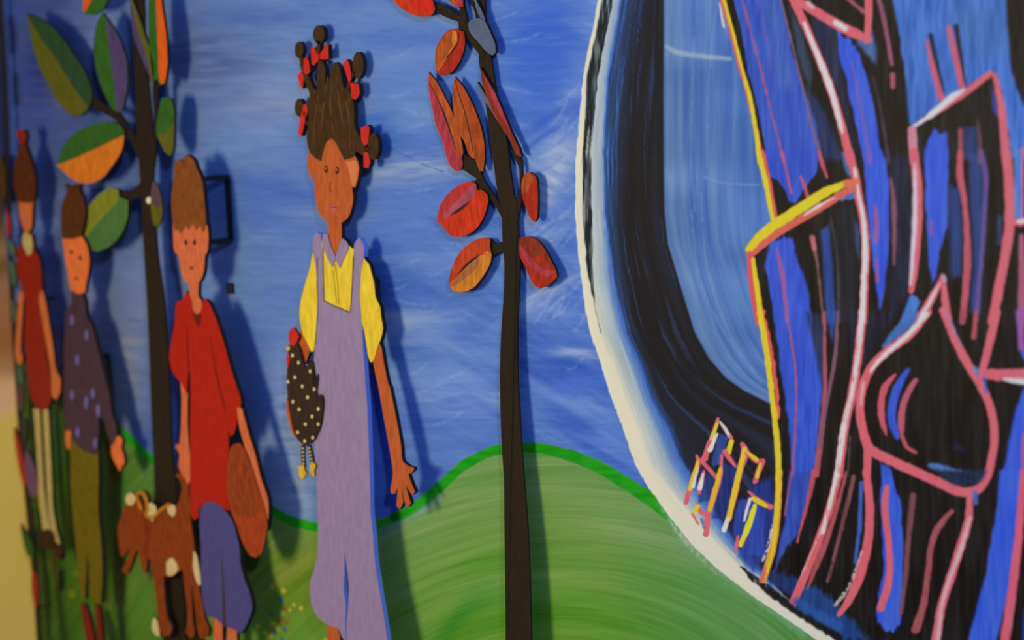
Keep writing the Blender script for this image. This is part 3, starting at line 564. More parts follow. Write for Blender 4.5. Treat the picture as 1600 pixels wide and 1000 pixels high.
o = grid_mesh('wall_left', LP, LA.reshape(-1, 3), LF, None, MURM); o['kind'] = 'structure'
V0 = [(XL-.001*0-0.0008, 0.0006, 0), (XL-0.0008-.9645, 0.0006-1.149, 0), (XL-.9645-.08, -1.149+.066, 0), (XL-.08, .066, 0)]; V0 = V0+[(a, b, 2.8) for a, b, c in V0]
F0 = [[0, 1, 2, 3], [4, 7, 6, 5], [0, 4, 5, 1], [1, 5, 6, 2], [2, 6, 7, 3], [3, 7, 4, 0]]; link('wall_core', V0, F0, [PLAIN], None, o)

# ------------------------------------------------------------------ cut-out figures
# ---- girl
gbend = lambda z: max(0.0, 1.45-z)*0.052
gg = G(0.018, gbend, 0.007)
girl = thing('painted_girl', 'tall cut-out girl in lavender overalls and yellow shirt, red bows in her hair', 'cut-out figure', 545, 1015, 0.065)
SKN = paint('girl_skin', (170, 84, 42)); HAIR = paint('girl_hair', (62, 42, 20), .75, .3, .6, (30, 1, 4)); LAV = paint('lavender_paint', (136, 120, 158), .75, .06)
YSH = paint('yellow_shirt', (222, 190, 52), .78, .12); RBW = paint('red_bow', (194, 44, 34), .85, .12); INK = paint('ink_line', (58, 44, 46), .7, .05); PERI = paint('periwinkle_edge', (110, 125, 205), .7, .05)
LIP = paint('lip_pink', (180, 86, 84)); DK = paint('dark_eye', (62, 36, 26)); SKL = paint('girl_skin_light', (190, 112, 72), .75, .1)
neck = Z('g2', [(512, 740), (604, 740), (608, 850), (598, 930), (566, 1012), (545, 1000), (530, 930), (515, 850)])
piece('neck', gg, [(neck, SKN)], girl, 0)
face = Z('g2', [(385, 230), (368, 290), (366, 360), (382, 425), (398, 455), (414, 460), (416, 560), (440, 680), (480, 740), (530, 770), (592, 770), (652, 728), (680, 655), (690, 580), (682, 512), (705, 514), (724, 450), (732, 370), (718, 315), (680, 260), (560, 150)])
fc = piece('head', gg, [(face, SKN), (Z('g2', [(640, 330), (712, 322), (724, 370), (718, 440), (700, 505), (684, 500), (664, 420)]), SKL)], girl, 1)
piece('eye', gg, [(Z('g2', ell(496, 385, 13, 27)), DK), (Z('g2', ell(494, 380, 5, 9)), SKL)], fc, 2); piece('eye', gg, [(Z('g2', ell(574, 392, 13, 27)), DK), (Z('g2', ell(571, 387, 5, 9)), SKL)], fc, 2)
piece('mouth', gg, [(Z('g2', [(526, 648), (550, 630), (576, 650), (566, 682), (548, 694), (534, 675)]), LIP), (Z('g2', [(532, 652), (570, 652), (570, 658), (532, 658)]), DK)], fc, 2)
piece('nose', gg, [(Z('g2', ribbon([(528, 470), (524, 520), (534, 545)], 3)), DK, False)], fc, 2)
hair = [(484, 238), (479, 215), (482, 190), (481, 160), (484, 148), (479, 134), (473, 118), (475, 112), (481, 118), (487, 132), (492, 142), (495, 138), (495, 112), (498, 95), (503, 95), (508, 106), (508, 132), (513, 128), (518, 104), (524, 97), (531, 106), (534, 124), (538, 138), (543, 137), (550, 150),
        (553, 168), (554, 198), (562, 214), (571, 232), (568, 244), (556, 236), (552, 246), (538, 250), (531, 236), (524, 222), (518, 216), (510, 222), (505, 236), (502, 252), (494, 248)]
hr = piece('hair', gg, [(hair, HAIR)], girl, 2)
LOCK = paint('hair_highlight', (88, 56, 24), .75, .2)
for a in ([(512, 120), (505, 170), (500, 220)], [(525, 110), (530, 160), (540, 210)], [(532, 130), (545, 180), (548, 236)], [(498, 150), (492, 190), (490, 232)], [(519, 130), (516, 170), (522, 214)]):
    piece('hair_strand', gg, [(ribbon(a, [1.5, 3, 1]), LOCK, False)], hr, 3)
for bx, by, rx, ry, twig in [(467, 78, 6.5, 13, [(470, 88), (472, 104), (478, 122)]), (498, 54, 9, 14.5, [(498, 64), (497, 80), (498, 98)]), (559, 102, 8.5, 21, [(553, 112), (546, 126), (543, 142)]), (467, 168, 6.5, 14, [(468, 178), (474, 188), (482, 194)]), (583, 229, 8.5, 21, [(578, 232), (568, 233), (560, 230)])]:
    o = piece('hair_bun', gg, [(ell(bx, by, rx, ry), HAIR)], girl, 1); piece('hair_braid', gg, [(ribbon(twig, 5), HAIR, False)], o, 1)
bows = [[Z('g1', [(428, 368), (458, 368), (474, 415), (492, 430), (490, 465), (470, 490), (452, 512), (434, 500)]), Z('g1', [(500, 460), (500, 420), (525, 385), (540, 348), (562, 350), (567, 460), (525, 466)])],
        [Z('g1', [(372, 460), (398, 443), (414, 490), (422, 562), (400, 582), (370, 566)]), Z('g1', [(324, 592), (350, 560), (372, 590), (368, 650), (362, 692), (344, 672)])],
        [Z('g1', [(678, 490), (706, 464), (730, 500), (738, 560), (744, 620), (728, 652), (700, 570)]), Z('g1', [(736, 645), (800, 655), (808, 735), (776, 780), (746, 762)])],
        [Z('g1', [(368, 818), (396, 812), (402, 872), (388, 915), (362, 900)]), Z('g2', [(352, -30), (348, 20), (344, 60), (322, 150), (298, 130), (312, 30), (325, -20)])],
        [Z('g2', [(744, 92), (790, 70), (806, 92), (792, 205), (770, 218), (746, 160)]), Z('g2', [(764, 262), (790, 258), (812, 328), (796, 376), (764, 372)])]]
for b in bows: piece('hair_bow', gg, [(b[0], RBW)], girl, 3); piece('hair_bow', gg, [(b[1], RBW)], girl, 3)
piece('arm', gg, [(Z('g3', [(296, 738), (318, 610), (345, 620), (372, 700), (380, 765), (350, 860), (330, 830)]), SKN)], girl, -1)
piece('arm', gg, [(Z('g3', [(832, 830), (870, 700), (890, 740), (912, 870), (940, 1000)])+Z('g4', [(950, 110), (985, 280), (1012, 420), (1032, 540), (1042, 638), (1094, 678), (1120, 682), (1122, 702), (1098, 726), (1082, 732), (1100, 785), (1130, 858), (1108, 880), (1085, 845), (1062, 805), (1082, 880), (1100, 938), (1080, 965), (1060, 940), (1042, 870), (1034, 820), (1038, 880), (1046, 930), (1022, 980), (1000, 958), (1003, 890), (1005, 825), (988, 868), (962, 872), (955, 838), (968, 770), (972, 715), (960, 620), (935, 480), (905, 320), (870, 120)]), SKN)], girl, 0)
shf = Z('g3', [(450, -20), (400, 80), (385, 170), (345, 300), (316, 420), (310, 520), (332, 645), (370, 720), (392, 772), (410, 765), (440, 600), (700, 600), (752, 560), (775, 660), (796, 800), (813, 848), (832, 838), (862, 740), (886, 680), (902, 606), (890, 530), (880, 450), (850, 385), (838, 280), (802, 150), (775, 118), (740, 60), (690, 40), (655, 10), (600, 130), (560, 100), (530, 90), (490, -10)])
piece('shirt', gg, [(shf, YSH), (Z('g3', ribbon([(560, 150), (580, 280), (590, 430)], 4)), INK, False), (Z('g3', ribbon([(548, 200), (560, 300), (572, 425)], 3)), INK, False)], girl, 1)
col1 = [(503, 381), (504, 366), (512, 366), (517, 385), (524, 403), (519, 417), (510, 400)]
col2 = [(524, 404), (529, 388), (534, 372), (541, 377), (545, 387), (537, 404), (531, 419)]
piece('collar', gg, [(col1, LAV)], girl, 3); piece('collar', gg, [(col2, LAV)], girl, 3)
ov = [(488, 388), (490, 370), (495, 363), (501, 366), (502, 384), (503, 400), (504, 445), (506, 470)] + [(547, 488), (550, 446), (552, 400), (554, 380), (561, 371), (567, 380), (569, 394), (564, 424), (562, 468), (565, 503), (568, 556), (571, 600), (574, 640), (576, 690), (578, 756), (579, 800), (583, 840), (586, 879), (592, 920), (599, 960), (605, 1000), (608, 1030), (543, 1030),
      (541, 975), (544, 945), (545, 915), (541, 880), (538, 862), (538, 900), (537, 922), (540, 945), (539, 975), (541, 1005), (534, 995), (528, 982), (510, 975), (497, 965), (489, 950), (484, 930), (485, 908), (491, 888), (496, 866), (497, 824), (496, 780), (494, 734), (491, 679), (489, 620), (490, 567), (493, 523), (496, 468), (495, 435), (491, 405)]
piece('overalls', gg, [(ov, LAV), (ribbon([(506, 470), (525, 479), (547, 488)], 1.6), INK, False), (ribbon([(496, 402), (495, 440), (497, 480), (492, 540)], 1), INK, False), (ribbon([(504, 384), (505, 430), (506, 470)], 1.0), INK, False), (ribbon([(552, 400), (550, 446), (547, 486)], 1.0), INK, False)], girl, 2, edge=PERI)
piece('leg', gg, [(Z('g5', [(505, 880), (565, 880), (592, 950), (606, 1100), (510, 1100)]), SKN)], girl, 0)
piece('hand', gg, [(Z('g4', [(218, 190), (240, 240), (262, 320), (272, 420), (292, 482), (266, 462), (236, 380), (218, 290)]), SKN)], girl, -2)
bracket(girl, gg, 589, 436, 574, 0.016)
# ---- hen
gh = G(0.0215, gbend, 0.0020)
hen = thing('speckled_hen', 'black cut-out hen with cream specks and red comb under the girl\'s left-hand arm', 'hen', 478, 745, 0.0685)
HEN = paint('hen_black', (50, 36, 28), .75, .15); SPK = paint('cream_speck', (196, 182, 120)); HYL = paint('hen_yellow', (205, 165, 48), .75, .2)
hb_ = Z('g3', [(222, 860), (226, 760), (240, 715), (290, 712), (312, 760), (335, 850), (355, 890), (372, 850), (384, 832), (404, 845), (408, 920), (404, 990)])+Z('g4', [(405, 60), (418, 85), (436, 20), (438, 60), (428, 140), (432, 190), (450, 165), (470, 175), (478, 215), (472, 300), (455, 400), (418, 478), (390, 515), (350, 530), (310, 502), (270, 440), (245, 340), (228, 220), (218, 90)])
sp = [(Z('g3', ell(x, y, 9, 13, 8)), SPK) for x, y in [(259, 797), (301, 849), (276, 953), (226, 985), (384, 910)]]+[(Z('g4', ell(x, y, 10, 13, 8)), SPK) for x, y in [(276, 44), (328, 108), (413, 128), (366, 186), (262, 217), (306, 271), (442, 268), (397, 322), (350, 377), (441, 377), (295, 434), (403, 471), (346, 496)]]
piece('body', gh, [(hb_, HEN)]+sp, hen, 2)
piece('comb', gh, [(Z('g3', [(232, 640), (248, 605), (270, 600), (284, 622), (300, 650), (305, 665), (290, 700), (272, 730), (240, 725), (230, 680)]), RBW)], hen, 3)
piece('wattle', gh, [(Z('g3', [(216, 805), (228, 775), (238, 800), (234, 870), (222, 888)]), RBW)], hen, 3)
piece('beak', gh, [(Z('g3', [(208, 738), (238, 735), (240, 752), (225, 768)]), HYL)], hen, 3)
for L, F_ in [([(334, 525), (332, 600), (338, 680)], [(290, 680), (340, 668), (345, 700), (362, 722), (345, 750), (325, 770), (304, 735), (306, 706)]), ([(375, 525), (392, 600), (404, 670)], [(384, 660), (418, 652), (424, 680), (414, 700), (416, 745), (404, 748), (385, 720)])]:
    lg = piece('leg', gh, [(Z('g4', ribbon(L, 24)), HEN, False)]+[(Z('g4', ell(L[0][0]+(L[2][0]-L[0][0])*t-2, L[0][1]+(L[2][1]-L[0][1])*t, 7, 7, 6)), SPK) for t in (.15, .32, .5, .68, .85)], hen, 1)
    piece('foot', gh, [(Z('g4', F_), HYL)], lg, 2)

# ---- boy in red
gb = G(0.065, 0, 0.007)
boy = thing('painted_boy', 'cut-out boy with tall ginger hair, red shirt and blue shorts', 'cut-out figure', 350, 1010, 0.065)
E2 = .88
BSK = paint('boy_skin', (204, 106, 66), E2); BH = paint('ginger_hair', (126, 72, 28), E2, .3, .6, (30, 1, 4)); BRD = paint('boy_red_shirt', (170, 32, 14), E2, .08); BSH = paint('blue_shorts', (76, 74, 136), E2, .08); BFD = paint('red_fold', (96, 28, 18), E2)
piece('neck', gb, [(Z('c', [(1178, 150), (1242, 150), (1240, 250), (1262, 285), (1252, 350), (1226, 368), (1192, 330)]), BSK)], boy, 0)
bf = piece('head', gb, [(Z('b', [(1080, 590), (1084, 700), (1090, 770), (1120, 802), (1132, 900), (1158, 960), (1182, 976), (1232, 972), (1260, 940), (1276, 870), (1280, 800), (1296, 770), (1302, 690), (1296, 610), (1200, 560)]), BSK)], boy, 1)
for x in (1160, 1215): piece('eye', gb, [(Z('b', ell(x, 715, 9, 18)), DK)], bf, 2)
piece('mouth', gb, [(Z('b', ell(1195, 876, 13, 9)), BFD)], bf, 2)
piece('hair', gb, [(Z('b', [(1090, 260), (1092, 215), (1112, 198), (1140, 206), (1150, 172), (1168, 165), (1208, 198), (1228, 250), (1262, 330), (1276, 450), (1288, 600), (1272, 655), (1250, 610), (1226, 640), (1205, 600), (1180, 635), (1160, 612), (1130, 660), (1110, 630), (1095, 645), (1078, 570), (1070, 440), (1084, 330)]), BH)], boy, 2)
piece('arm', gb, [(Z('c', [(1125, 780), (1172, 840)])+Z('d', [(1172, 100), (1172, 250), (1182, 400), (1194, 500), (1188, 600), (1174, 634), (1158, 600), (1140, 575), (1115, 515), (1122, 440), (1096, 395), (1104, 375), (1122, 380), (1132, 250), (1135, 80)]), BSK)], boy, 0)
piece('arm', gb, [(Z('m', [(175, 90), (195, 95), (220, 190), (245, 270), (270, 370), (296, 450), (298, 520), (290, 575), (272, 580), (266, 500), (252, 400), (228, 320), (205, 240), (185, 170)]), BSK)], boy, 3)
piece('shirt', gb, [(Z('c', [(1165, 218), (1188, 262), (1202, 335), (1226, 368), (1252, 350), (1264, 300), (1274, 270), (1305, 292), (1352, 400), (1400, 550), (1450, 730), (1500, 880), (1505, 930)])+Z('d', [(1485, 220), (1462, 310), (1440, 328), (1428, 300), (1424, 250), (1430, 400), (1418, 560), (1424, 700), (1434, 795), (1385, 772), (1325, 742), (1275, 748), (1245, 782), (1238, 832), (1212, 852), (1190, 812), (1188, 600), (1188, 300), (1190, 60)])+Z('c', [(1186, 720), (1176, 722), (1168, 862), (1130, 790), (1082, 730), (1058, 645), (1066, 560), (1086, 450), (1102, 290), (1138, 280)]), BRD),
      (Z('c', [(1195, 345), (1226, 372), (1254, 352), (1256, 400), (1242, 445), (1222, 410)]), BFD), (Z('c', ribbon([(1315, 500), (1340, 680), (1380, 860), (1410, 980)], [3, 6, 9, 3])), BFD, False), (Z('c', ribbon([(1165, 430), (1172, 600), (1180, 730)], [2, 7, 6])), BFD, False)], boy, 2)
piece('shorts', gb, [(Z('e', [(1245, 260), (1258, 170), (1300, 138), (1345, 142), (1405, 190), (1450, 250), (1478, 340), (1498, 440), (1502, 520), (1528, 620), (1562, 715), (1576, 800), (1545, 895), (1505, 962), (1460, 932), (1400, 912), (1345, 865), (1292, 852), (1268, 760), (1252, 600), (1256, 450)]), BSH), (Z('e', ribbon([(1384, 490), (1394, 650), (1404, 912)], [3, 12, 22])), INK, False)], boy, 3)
piece('leg', gb, [(Z('e', [(1336, 850), (1390, 880), (1392, 1100), (1334, 1100)]), BSK, False)], boy, 0); piece('leg', gb, [(Z('e', [(1420, 900), (1480, 920), (1482, 1100), (1420, 1100)]), BSK, False)], boy, 0)
bracket(boy, gb, 356, 276, 374, 0.016)
a_ = onwall(362, 442); b_ = onwall(362, 458); Vp, Fp = [], []; box(Vp, Fp, (a_[0]-0.009, -0.006, b_[2]), (a_[0]+0.009, -0.0002, a_[2])); link('wall_plate', Vp, Fp, [METAL], None, boy)
gbg = G(0.0685, 0, 0.0024)
bag = thing('shoulder_bag', 'rust brown oval bag hanging beside the red-shirted boy', 'bag', 388, 868, 0.0685)
BG = paint('rust_leather', (158, 62, 28), E2, .2); 
piece('pouch', gbg, [(Z('m', [(148, 255), (165, 235), (188, 232), (210, 262), (232, 320), (256, 400), (278, 470), (294, 540), (290, 590), (272, 660), (250, 678), (225, 668), (195, 615), (172, 545), (150, 490), (138, 420), (138, 330)]), BG)], bag, 0)
piece('flap', gbg, [(Z('m', [(150, 262), (168, 240), (188, 238), (208, 268), (228, 325), (250, 400), (262, 480), (240, 515), (205, 520), (170, 495), (150, 440), (142, 350)]), paint('rust_leather_flap', (142, 60, 28), E2, .25))], bag, 1)

# ---- dog
gd = G(0.062, 0, 0.006)
dog = thing('painted_dog', 'brown cut-out dog with cream patches and yellow collar beside the boy\'s legs', 'dog', 255, 995, 0.062)
DG = paint('dog_brown', (124, 54, 16), .75, .18); DC = paint('dog_cream', (196, 176, 128), .75, .1); CL = paint('collar_yellow', (176, 112, 26), .75, .15)
piece('body', gd, [(Z('e', [(850, 150), (900, 215), (945, 240), (1000, 205), (1060, 170), (1112, 150), (1136, 60), (1124, 0), (1098, -25), (1112, -45), (1140, -30), (1158, 10), (1178, 30), (1184, 120), (1192, 250), (1212, 400), (1226, 540), (1240, 660), (1262, 760), (1282, 870), (1306, 930), (1300, 980), (1252, 992), (1232, 930), (1226, 860), (1206, 700), (1196, 640),
      (1200, 780), (1206, 880), (1218, 960), (1196, 992), (1160, 955), (1172, 860), (1160, 720), (1140, 560), (1112, 575), (1070, 602), (1020, 604), (1030, 740), (1044, 850), (1076, 925), (1062, 972), (1024, 978), (1000, 940), (985, 830), (972, 700), (955, 600), (936, 500), (900, 470), (850, 420)]), DG),
      (Z('e', [(1040, 520), (1058, 492), (1080, 488), (1104, 520), (1114, 555), (1090, 590), (1060, 602), (1042, 590)]), DC), (Z('e', [(1042, 165), (1072, 150), (1094, 168), (1096, 205), (1080, 232), (1052, 205)]), DC)], dog, 0)
dh = piece('head', gd, [(Z('e', [(778, 170), (800, 140), (850, 150), (900, 200), (940, 255), (930, 380), (926, 470), (912, 582), (895, 580), (880, 520), (862, 440), (848, 450), (828, 510), (800, 582), (772, 582), (764, 558), (800, 490), (808, 430), (786, 462), (768, 488), (752, 466), (738, 380), (734, 300), (752, 240)]), DG)], dog, 1)
piece('ear_tip', gd, [(Z('e', ell(815, 120, 30, 40)), DC)], dh, 2); piece('face_patch', gd, [(Z('e', [(915, 150), (945, 140), (975, 170), (972, 230), (950, 262), (925, 220)]), DC)], dh, 2)
piece('nose_strap', gd, [(Z('e', ribbon([(885, 120), (900, 250), (910, 350), (905, 470)], [5, 12, 16, 5])), paint('dog_red', (130, 40, 16), .75), False)], dh, 3)
piece('collar', gd, [(Z('e', ribbon([(850, 92), (872, 160), (910, 215), (950, 238), (1000, 190), (1060, 150)], 20)), CL, False)], dog, 3); piece('collar', gd, [(Z('e', ribbon([(850, 92), (890, 80), (912, 120), (920, 200)], 20)), CL, False)], dog, 3)
piece('flank_patch', gd, [(Z('e', [(1210, 440), (1228, 470), (1246, 560), (1256, 650), (1240, 660), (1222, 620), (1206, 540)]), DC)], dog, 2); piece('paw', gd, [(Z('e', [(958, 860), (978, 870), (992, 920), (998, 980), (972, 970), (948, 930)]), DC)], dog, 1)
pegs(dog, gd, [(235, 830), (285, 870)])

# ---- person in spotted sweater
gm = G(0.060, 0, 0.007)
man = thing('painted_person', 'cut-out person in dark plum spotted sweater and olive trousers', 'cut-out figure', 140, 1010, 0.06)
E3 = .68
MSK = paint('tan_skin', (198, 100, 50), E3); MH = paint('dark_brown_hair', (74, 40, 14), E3, .25); MS = paint('plum_sweater', (62, 44, 54), E3, .1); LVS = paint('lavender_spot', (92, 84, 138), E3, .1); MP = paint('olive_trousers', (96, 82, 10), E3, .15); RB = paint('dark_red', (108, 28, 14), E3, .1)
mf = piece('head', gm, [(Z('b', [(388, 680), (398, 760), (412, 860), (426, 940), (440, 1010), (462, 1040), (500, 1042), (530, 1025), (540, 960), (555, 880), (556, 800), (542, 730), (500, 660)]), MSK)], man, 1)
for x, y in ((446, 775), (500, 812)): piece('eye', gm, [(Z('b', ell(x, y, 9, 14)), DK)], mf, 2)
piece('mouth', gm, [(Z('b', ell(475, 940, 12, 8)), RB)], mf, 2)
piece('hair', gm, [(Z('b', [(405, 350), (430, 372), (460, 352), (502, 350), (496, 390), (516, 430), (530, 520), (522, 600), (502, 682), (450, 692), (392, 692), (380, 600), (386, 480), (414, 400)]), MH)], man, 2)
piece('arm', gm, [(Z('d', [(700, 330), (722, 322), (756, 330), (766, 355), (758, 400), (774, 450), (778, 490), (768, 520), (762, 500), (756, 538), (744, 545), (732, 515), (722, 500), (700, 450), (694, 390)]), MSK)], man, 0); piece('arm', gm, [(Z('d', [(408, 280), (446, 280), (446, 350), (438, 400), (424, 412), (410, 370)]), MSK)], man, 0)
piece('trousers', gm, [(Z('d', [(436, 320), (612, 400), (616, 600), (614, 800)])+Z('e', [(634, 400), (640, 600), (630, 770), (600, 776), (572, 740), (556, 600), (546, 420), (538, 600), (532, 745), (508, 735), (494, 620), (478, 450), (458, 260), (442, 60)]), MP)], man, 1)
spots = [(Z('c', ell(x, y, 13, 34, 10)), LVS) for x, y in [(448, 400), (540, 495), (482, 650), (450, 870), (580, 860), (538, 925), (612, 975)]]+[(Z('d', ell(x, y, 13, 34, 10)), LVS) for x, y in [(612, 160), (486, 300), (594, 370), (540, 110)]]
piece('sweater', gm, [(Z('c', [(450, 210), (480, 236), (512, 232), (528, 280), (542, 380), (572, 430), (600, 540), (640, 700), (680, 860), (702, 1000)])+Z('d', [(722, 250), (728, 320), (700, 385), (672, 320), (650, 230), (618, 200), (612, 400), (600, 444), (560, 432), (500, 402), (452, 345), (440, 290), (408, 292), (400, 150), (398, 0)])+Z('c', [(398, 600), (404, 450), (410, 350), (442, 300)]), MS)]+spots, man, 2)
for P_ in ([(505, 770), (530, 775), (555, 840), (575, 920), (590, 1010), (560, 1100), (540, 1000), (520, 900)], [(592, 780), (622, 790), (632, 880), (640, 1010), (630, 1100), (612, 1000), (600, 880)]): piece('boot', gm, [(Z('e', P_), RB)], man, 0)
bracket(man, gm, 170, 554, 640, 0.016)

# ---- woman in red dress
gw = G(0.055, 0, 0.007)
wom = thing('painted_woman', 'thin cut-out woman in sleeveless dark red dress with pale stockings', 'cut-out figure', 80, 900, 0.055)
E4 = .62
WSK = paint('woman_skin', (176, 92, 46), E4); WH = paint('woman_hair', (72, 34, 8), E4, .2); WD = paint('wine_dress', (122, 28, 10), E4, .1); WC = paint('cream_stocking', (160, 142, 84), E4, .1); WS = paint('brown_shoe', (48, 28, 14), E4)
piece('head', gw, [(Z('b', [(118, 460), (206, 450), (202, 540), (196, 620), (176, 665), (160, 660), (140, 610), (124, 540)]), WSK)], wom, 1)
piece('hair', gw, [(Z('b', [(128, 90), (152, 92), (180, 170), (208, 260), (220, 360), (214, 440), (190, 470), (110, 462), (86, 370), (90, 230), (112, 150)]), WH)], wom, 2)
piece('hair_bow', gw, [(Z('b', [(104, 12), (150, 8), (162, 50), (154, 95), (126, 95), (108, 50)]), WD)], wom, 3)
piece('arm', gw, [(Z('c', [(240, 210), (262, 205), (280, 260), (304, 400), (332, 580), (350, 715), (376, 762), (376, 850), (350, 900), (322, 872), (320, 780), (308, 660), (272, 460), (242, 290)]), WSK)], wom, 0)
piece('arm', gw, [(Z('c', [(118, 220), (146, 220), (142, 340), (132, 500), (130, 590), (142, 640), (132, 684), (104, 672), (94, 610), (102, 450), (112, 320)]), WSK)], wom, 0)
for P_ in ([(208, 150), (248, 160), (262, 400), (276, 650), (296, 800), (316, 930), (268, 925), (248, 750), (236, 560), (222, 340)], [(266, 150), (300, 150), (312, 350), (322, 550), (330, 760), (352, 900), (378, 1000), (350, 1010), (318, 920), (296, 700), (280, 400)]): piece('stocking', gw, [(Z('d', P_), WC)], wom, 0)
piece('shoe', gw, [(Z('e', [(250, 320), (300, 305), (336, 330), (344, 400), (318, 430), (262, 425), (244, 380)]), WS)], wom, 1); piece('shoe', gw, [(Z('e', [(338, 380), (372, 410), (388, 450), (384, 500), (352, 490), (336, 430)]), WS)], wom, 1)
piece('dress', gw, [(Z('b', [(104, 745), (140, 742), (172, 785), (206, 748), (244, 815), (256, 900), (262, 1000)])+Z('c', [(262, 200), (238, 262), (262, 420), (290, 620), (314, 800), (318, 900), (296, 956), (262, 962), (222, 940), (190, 870), (166, 700), (152, 500), (156, 310), (138, 210), (110, 110), (104, 0)]), WD)], wom, 2)
piece('collar', gw, [(Z('b', [(146, 655), (196, 668), (206, 740), (192, 790), (172, 798), (150, 750), (138, 710)]), WC)], wom, 3)
pegs(wom, gw, [(45, 470), (62, 580)])

# ------------------------------------------------------------------ trees
BK = paint('dark_bark', (38, 29, 19), .75, .12, .6)
def leafp(tree, g, shapes, layer): return piece('leaf', g, shapes, tree, layer)
# red leaved tree, leaning away from the wall towards its foot
bend = lambda z: max(0.0, 1.2-z)*0.045
gr = G(0.010, bend, 0.003); grl = G(0.0135, bend, 0.003)
red = thing('red_leaved_tree', 'slender cut-out tree with red and orange leaves beside the ring', 'cut-out tree', 810, 1000, 0.03)
tr = [(741, -30), (743, 24), (746, 67), (750, 108), (758, 156), (764, 204), (769, 240), (776, 292), (781, 320), (784, 340), (785, 374), (788, 412), (787, 460), (783, 520), (781, 585), (782, 650), (784, 700), (787, 744), (788, 820), (789, 904), (790, 1000), (790, 1100), (834, 1100), (830, 1000), (828, 920), (825, 840), (820, 770), (816, 720), (812, 652), (809, 600), (808, 540), (809, 480), (811, 440), (812, 402), (811, 374),
      (809, 345), (813, 322), (816, 292), (815, 251), (808, 240), (797, 232), (803, 246), (811, 262), (811, 300), (806, 312), (803, 306), (798, 273), (792, 225), (786, 190), (776, 149), (768, 96), (761, 56), (758, 30), (757, -30), (748, -30)]
piece('trunk', gr, [(tr, BK)], red, 0)
piece('branch', gr, [(Z('r2', [(772, 500), (742, 395), (652, 262), (590, 125), (510, 88), (500, 150), (520, 190), (602, 246), (590, 260), (604, 312), (650, 335), (682, 362), (728, 430), (765, 500)]), BK)], red, 1)
piece('branch', gr, [(Z('r2', [(790, 648), (730, 672), (690, 636), (685, 690), (706, 748), (790, 706)]), BK)], red, 1)
piece('branch', gr, [(Z('r1', [(500, -60), (540, 130), (552, 190), (600, 260), (660, 350), (640, 380), (570, 290), (525, 215), (488, 200), (482, 140), (420, 120), (335, 72), (315, 10), (345, 16), (430, 60), (492, 108), (490, 0), (480, -60)]), BK)], red, 1)
piece('branch', gr, [(Z('r1', [(560, -60), (590, 40), (625, 110), (650, 140), (625, 150), (600, 110), (590, 80), (575, 40), (545, -60)]), BK)], red, 1)
rd = lambda n, c, **k: paint(n, c, .92, **k)
R_O = rd('red_orange_leaf', (205, 56, 28), var=.2); R_D = rd('brick_red_leaf', (172, 44, 28), var=.2); R_B = rd('burnt_orange_leaf', (176, 84, 38), var=.25); R_Y = rd('amber_leaf', (204, 128, 44), var=.2); R_P = rd('rose_leaf', (176, 58, 74), var=.2); R_K = rd('mauve_rose_leaf', (170, 76, 96), var=.2); R_W = rd('brown_red_leaf', (138, 52, 26), var=.2); SLT = rd('slate_leaf', (92, 104, 136), var=.08); GAP = rd('leaf_gap', (56, 42, 34))
leafp(red, grl, [(Z('r1', [(20, -60), (60, 0), (118, 58), (190, 98), (250, 110), (308, 98), (332, 62), (316, 0), (290, -60)]), R_O), (Z('r1', [(130, -40), (200, 50), (290, 80), (318, 50), (300, -30)]), rd('scarlet_leaf', (214, 44, 24)))], 1)
leafp(red, grl, [(Z('r1', [(470, 188), (520, 208), (527, 280), (502, 380), (442, 468), (382, 492), (345, 478), (334, 400), (345, 300), (388, 225), (432, 190)]), R_D), (Z('r1', [(440, 192), (472, 205), (474, 275), (430, 335), (390, 400), (352, 462), (338, 440), (340, 370), (352, 300), (395, 225)]), R_B), (Z('r1', [(452, 196), (472, 206), (474, 268), (455, 300), (440, 270)]), R_Y), (Z('r1', ribbon([(474, 270), (430, 335), (400, 385), (352, 462)], [3, 10, 7, 2])), R_Y, False), (Z('r1', ribbon([(484, 215), (480, 275), (440, 335), (402, 378)], [3, 4, 9, 2])), GAP, False)], 1)
leafp(red, grl, [(Z('r1', [(290, 468), (340, 530), (400, 640), (450, 745), (490, 860), (512, 960)])+Z('r2', [(516, 80), (506, 108), (512, 150), (500, 192), (470, 200), (432, 165), (404, 100), (380, 0)])+Z('r1', [(340, 820), (305, 660), (290, 560)]), R_P), (Z('r1', [(292, 472), (340, 530), (400, 640), (450, 745), (490, 860), (510, 960)])+Z('r2', [(514, 80), (502, 106), (470, 60)])+Z('r1', [(440, 880), (395, 750), (345, 630), (300, 540)]), R_B), (Z('r1', ribbon([(298, 540), (345, 635), (395, 755), (440, 885), (470, 980)], [2, 5, 12, 7, 2])), GAP, False)], 0)
leafp(red, grl, [(Z('r1', [(460, 500), (512, 560), (572, 670), (622, 800), (648, 900), (655, 990)])+Z('r2', [(654, 120), (646, 200), (622, 195), (590, 115), (574, 112), (552, 90), (520, 0)])+Z('r1', [(480, 860), (455, 740), (445, 620), (450, 550)]), R_B), (Z('r1', [(460, 505), (512, 562), (572, 672), (620, 800), (645, 900), (650, 990)])+Z('r2', [(650, 120), (642, 190), (590, 100)])+Z('r1', [(558, 880), (520, 720), (480, 600)]), rd('rust_leaf', (168, 74, 34), var=.2)), (Z('r1', ribbon([(462, 520), (485, 610), (522, 720), (560, 880), (580, 990)], [3, 5, 6, 6, 3])), GAP, False)], 1)
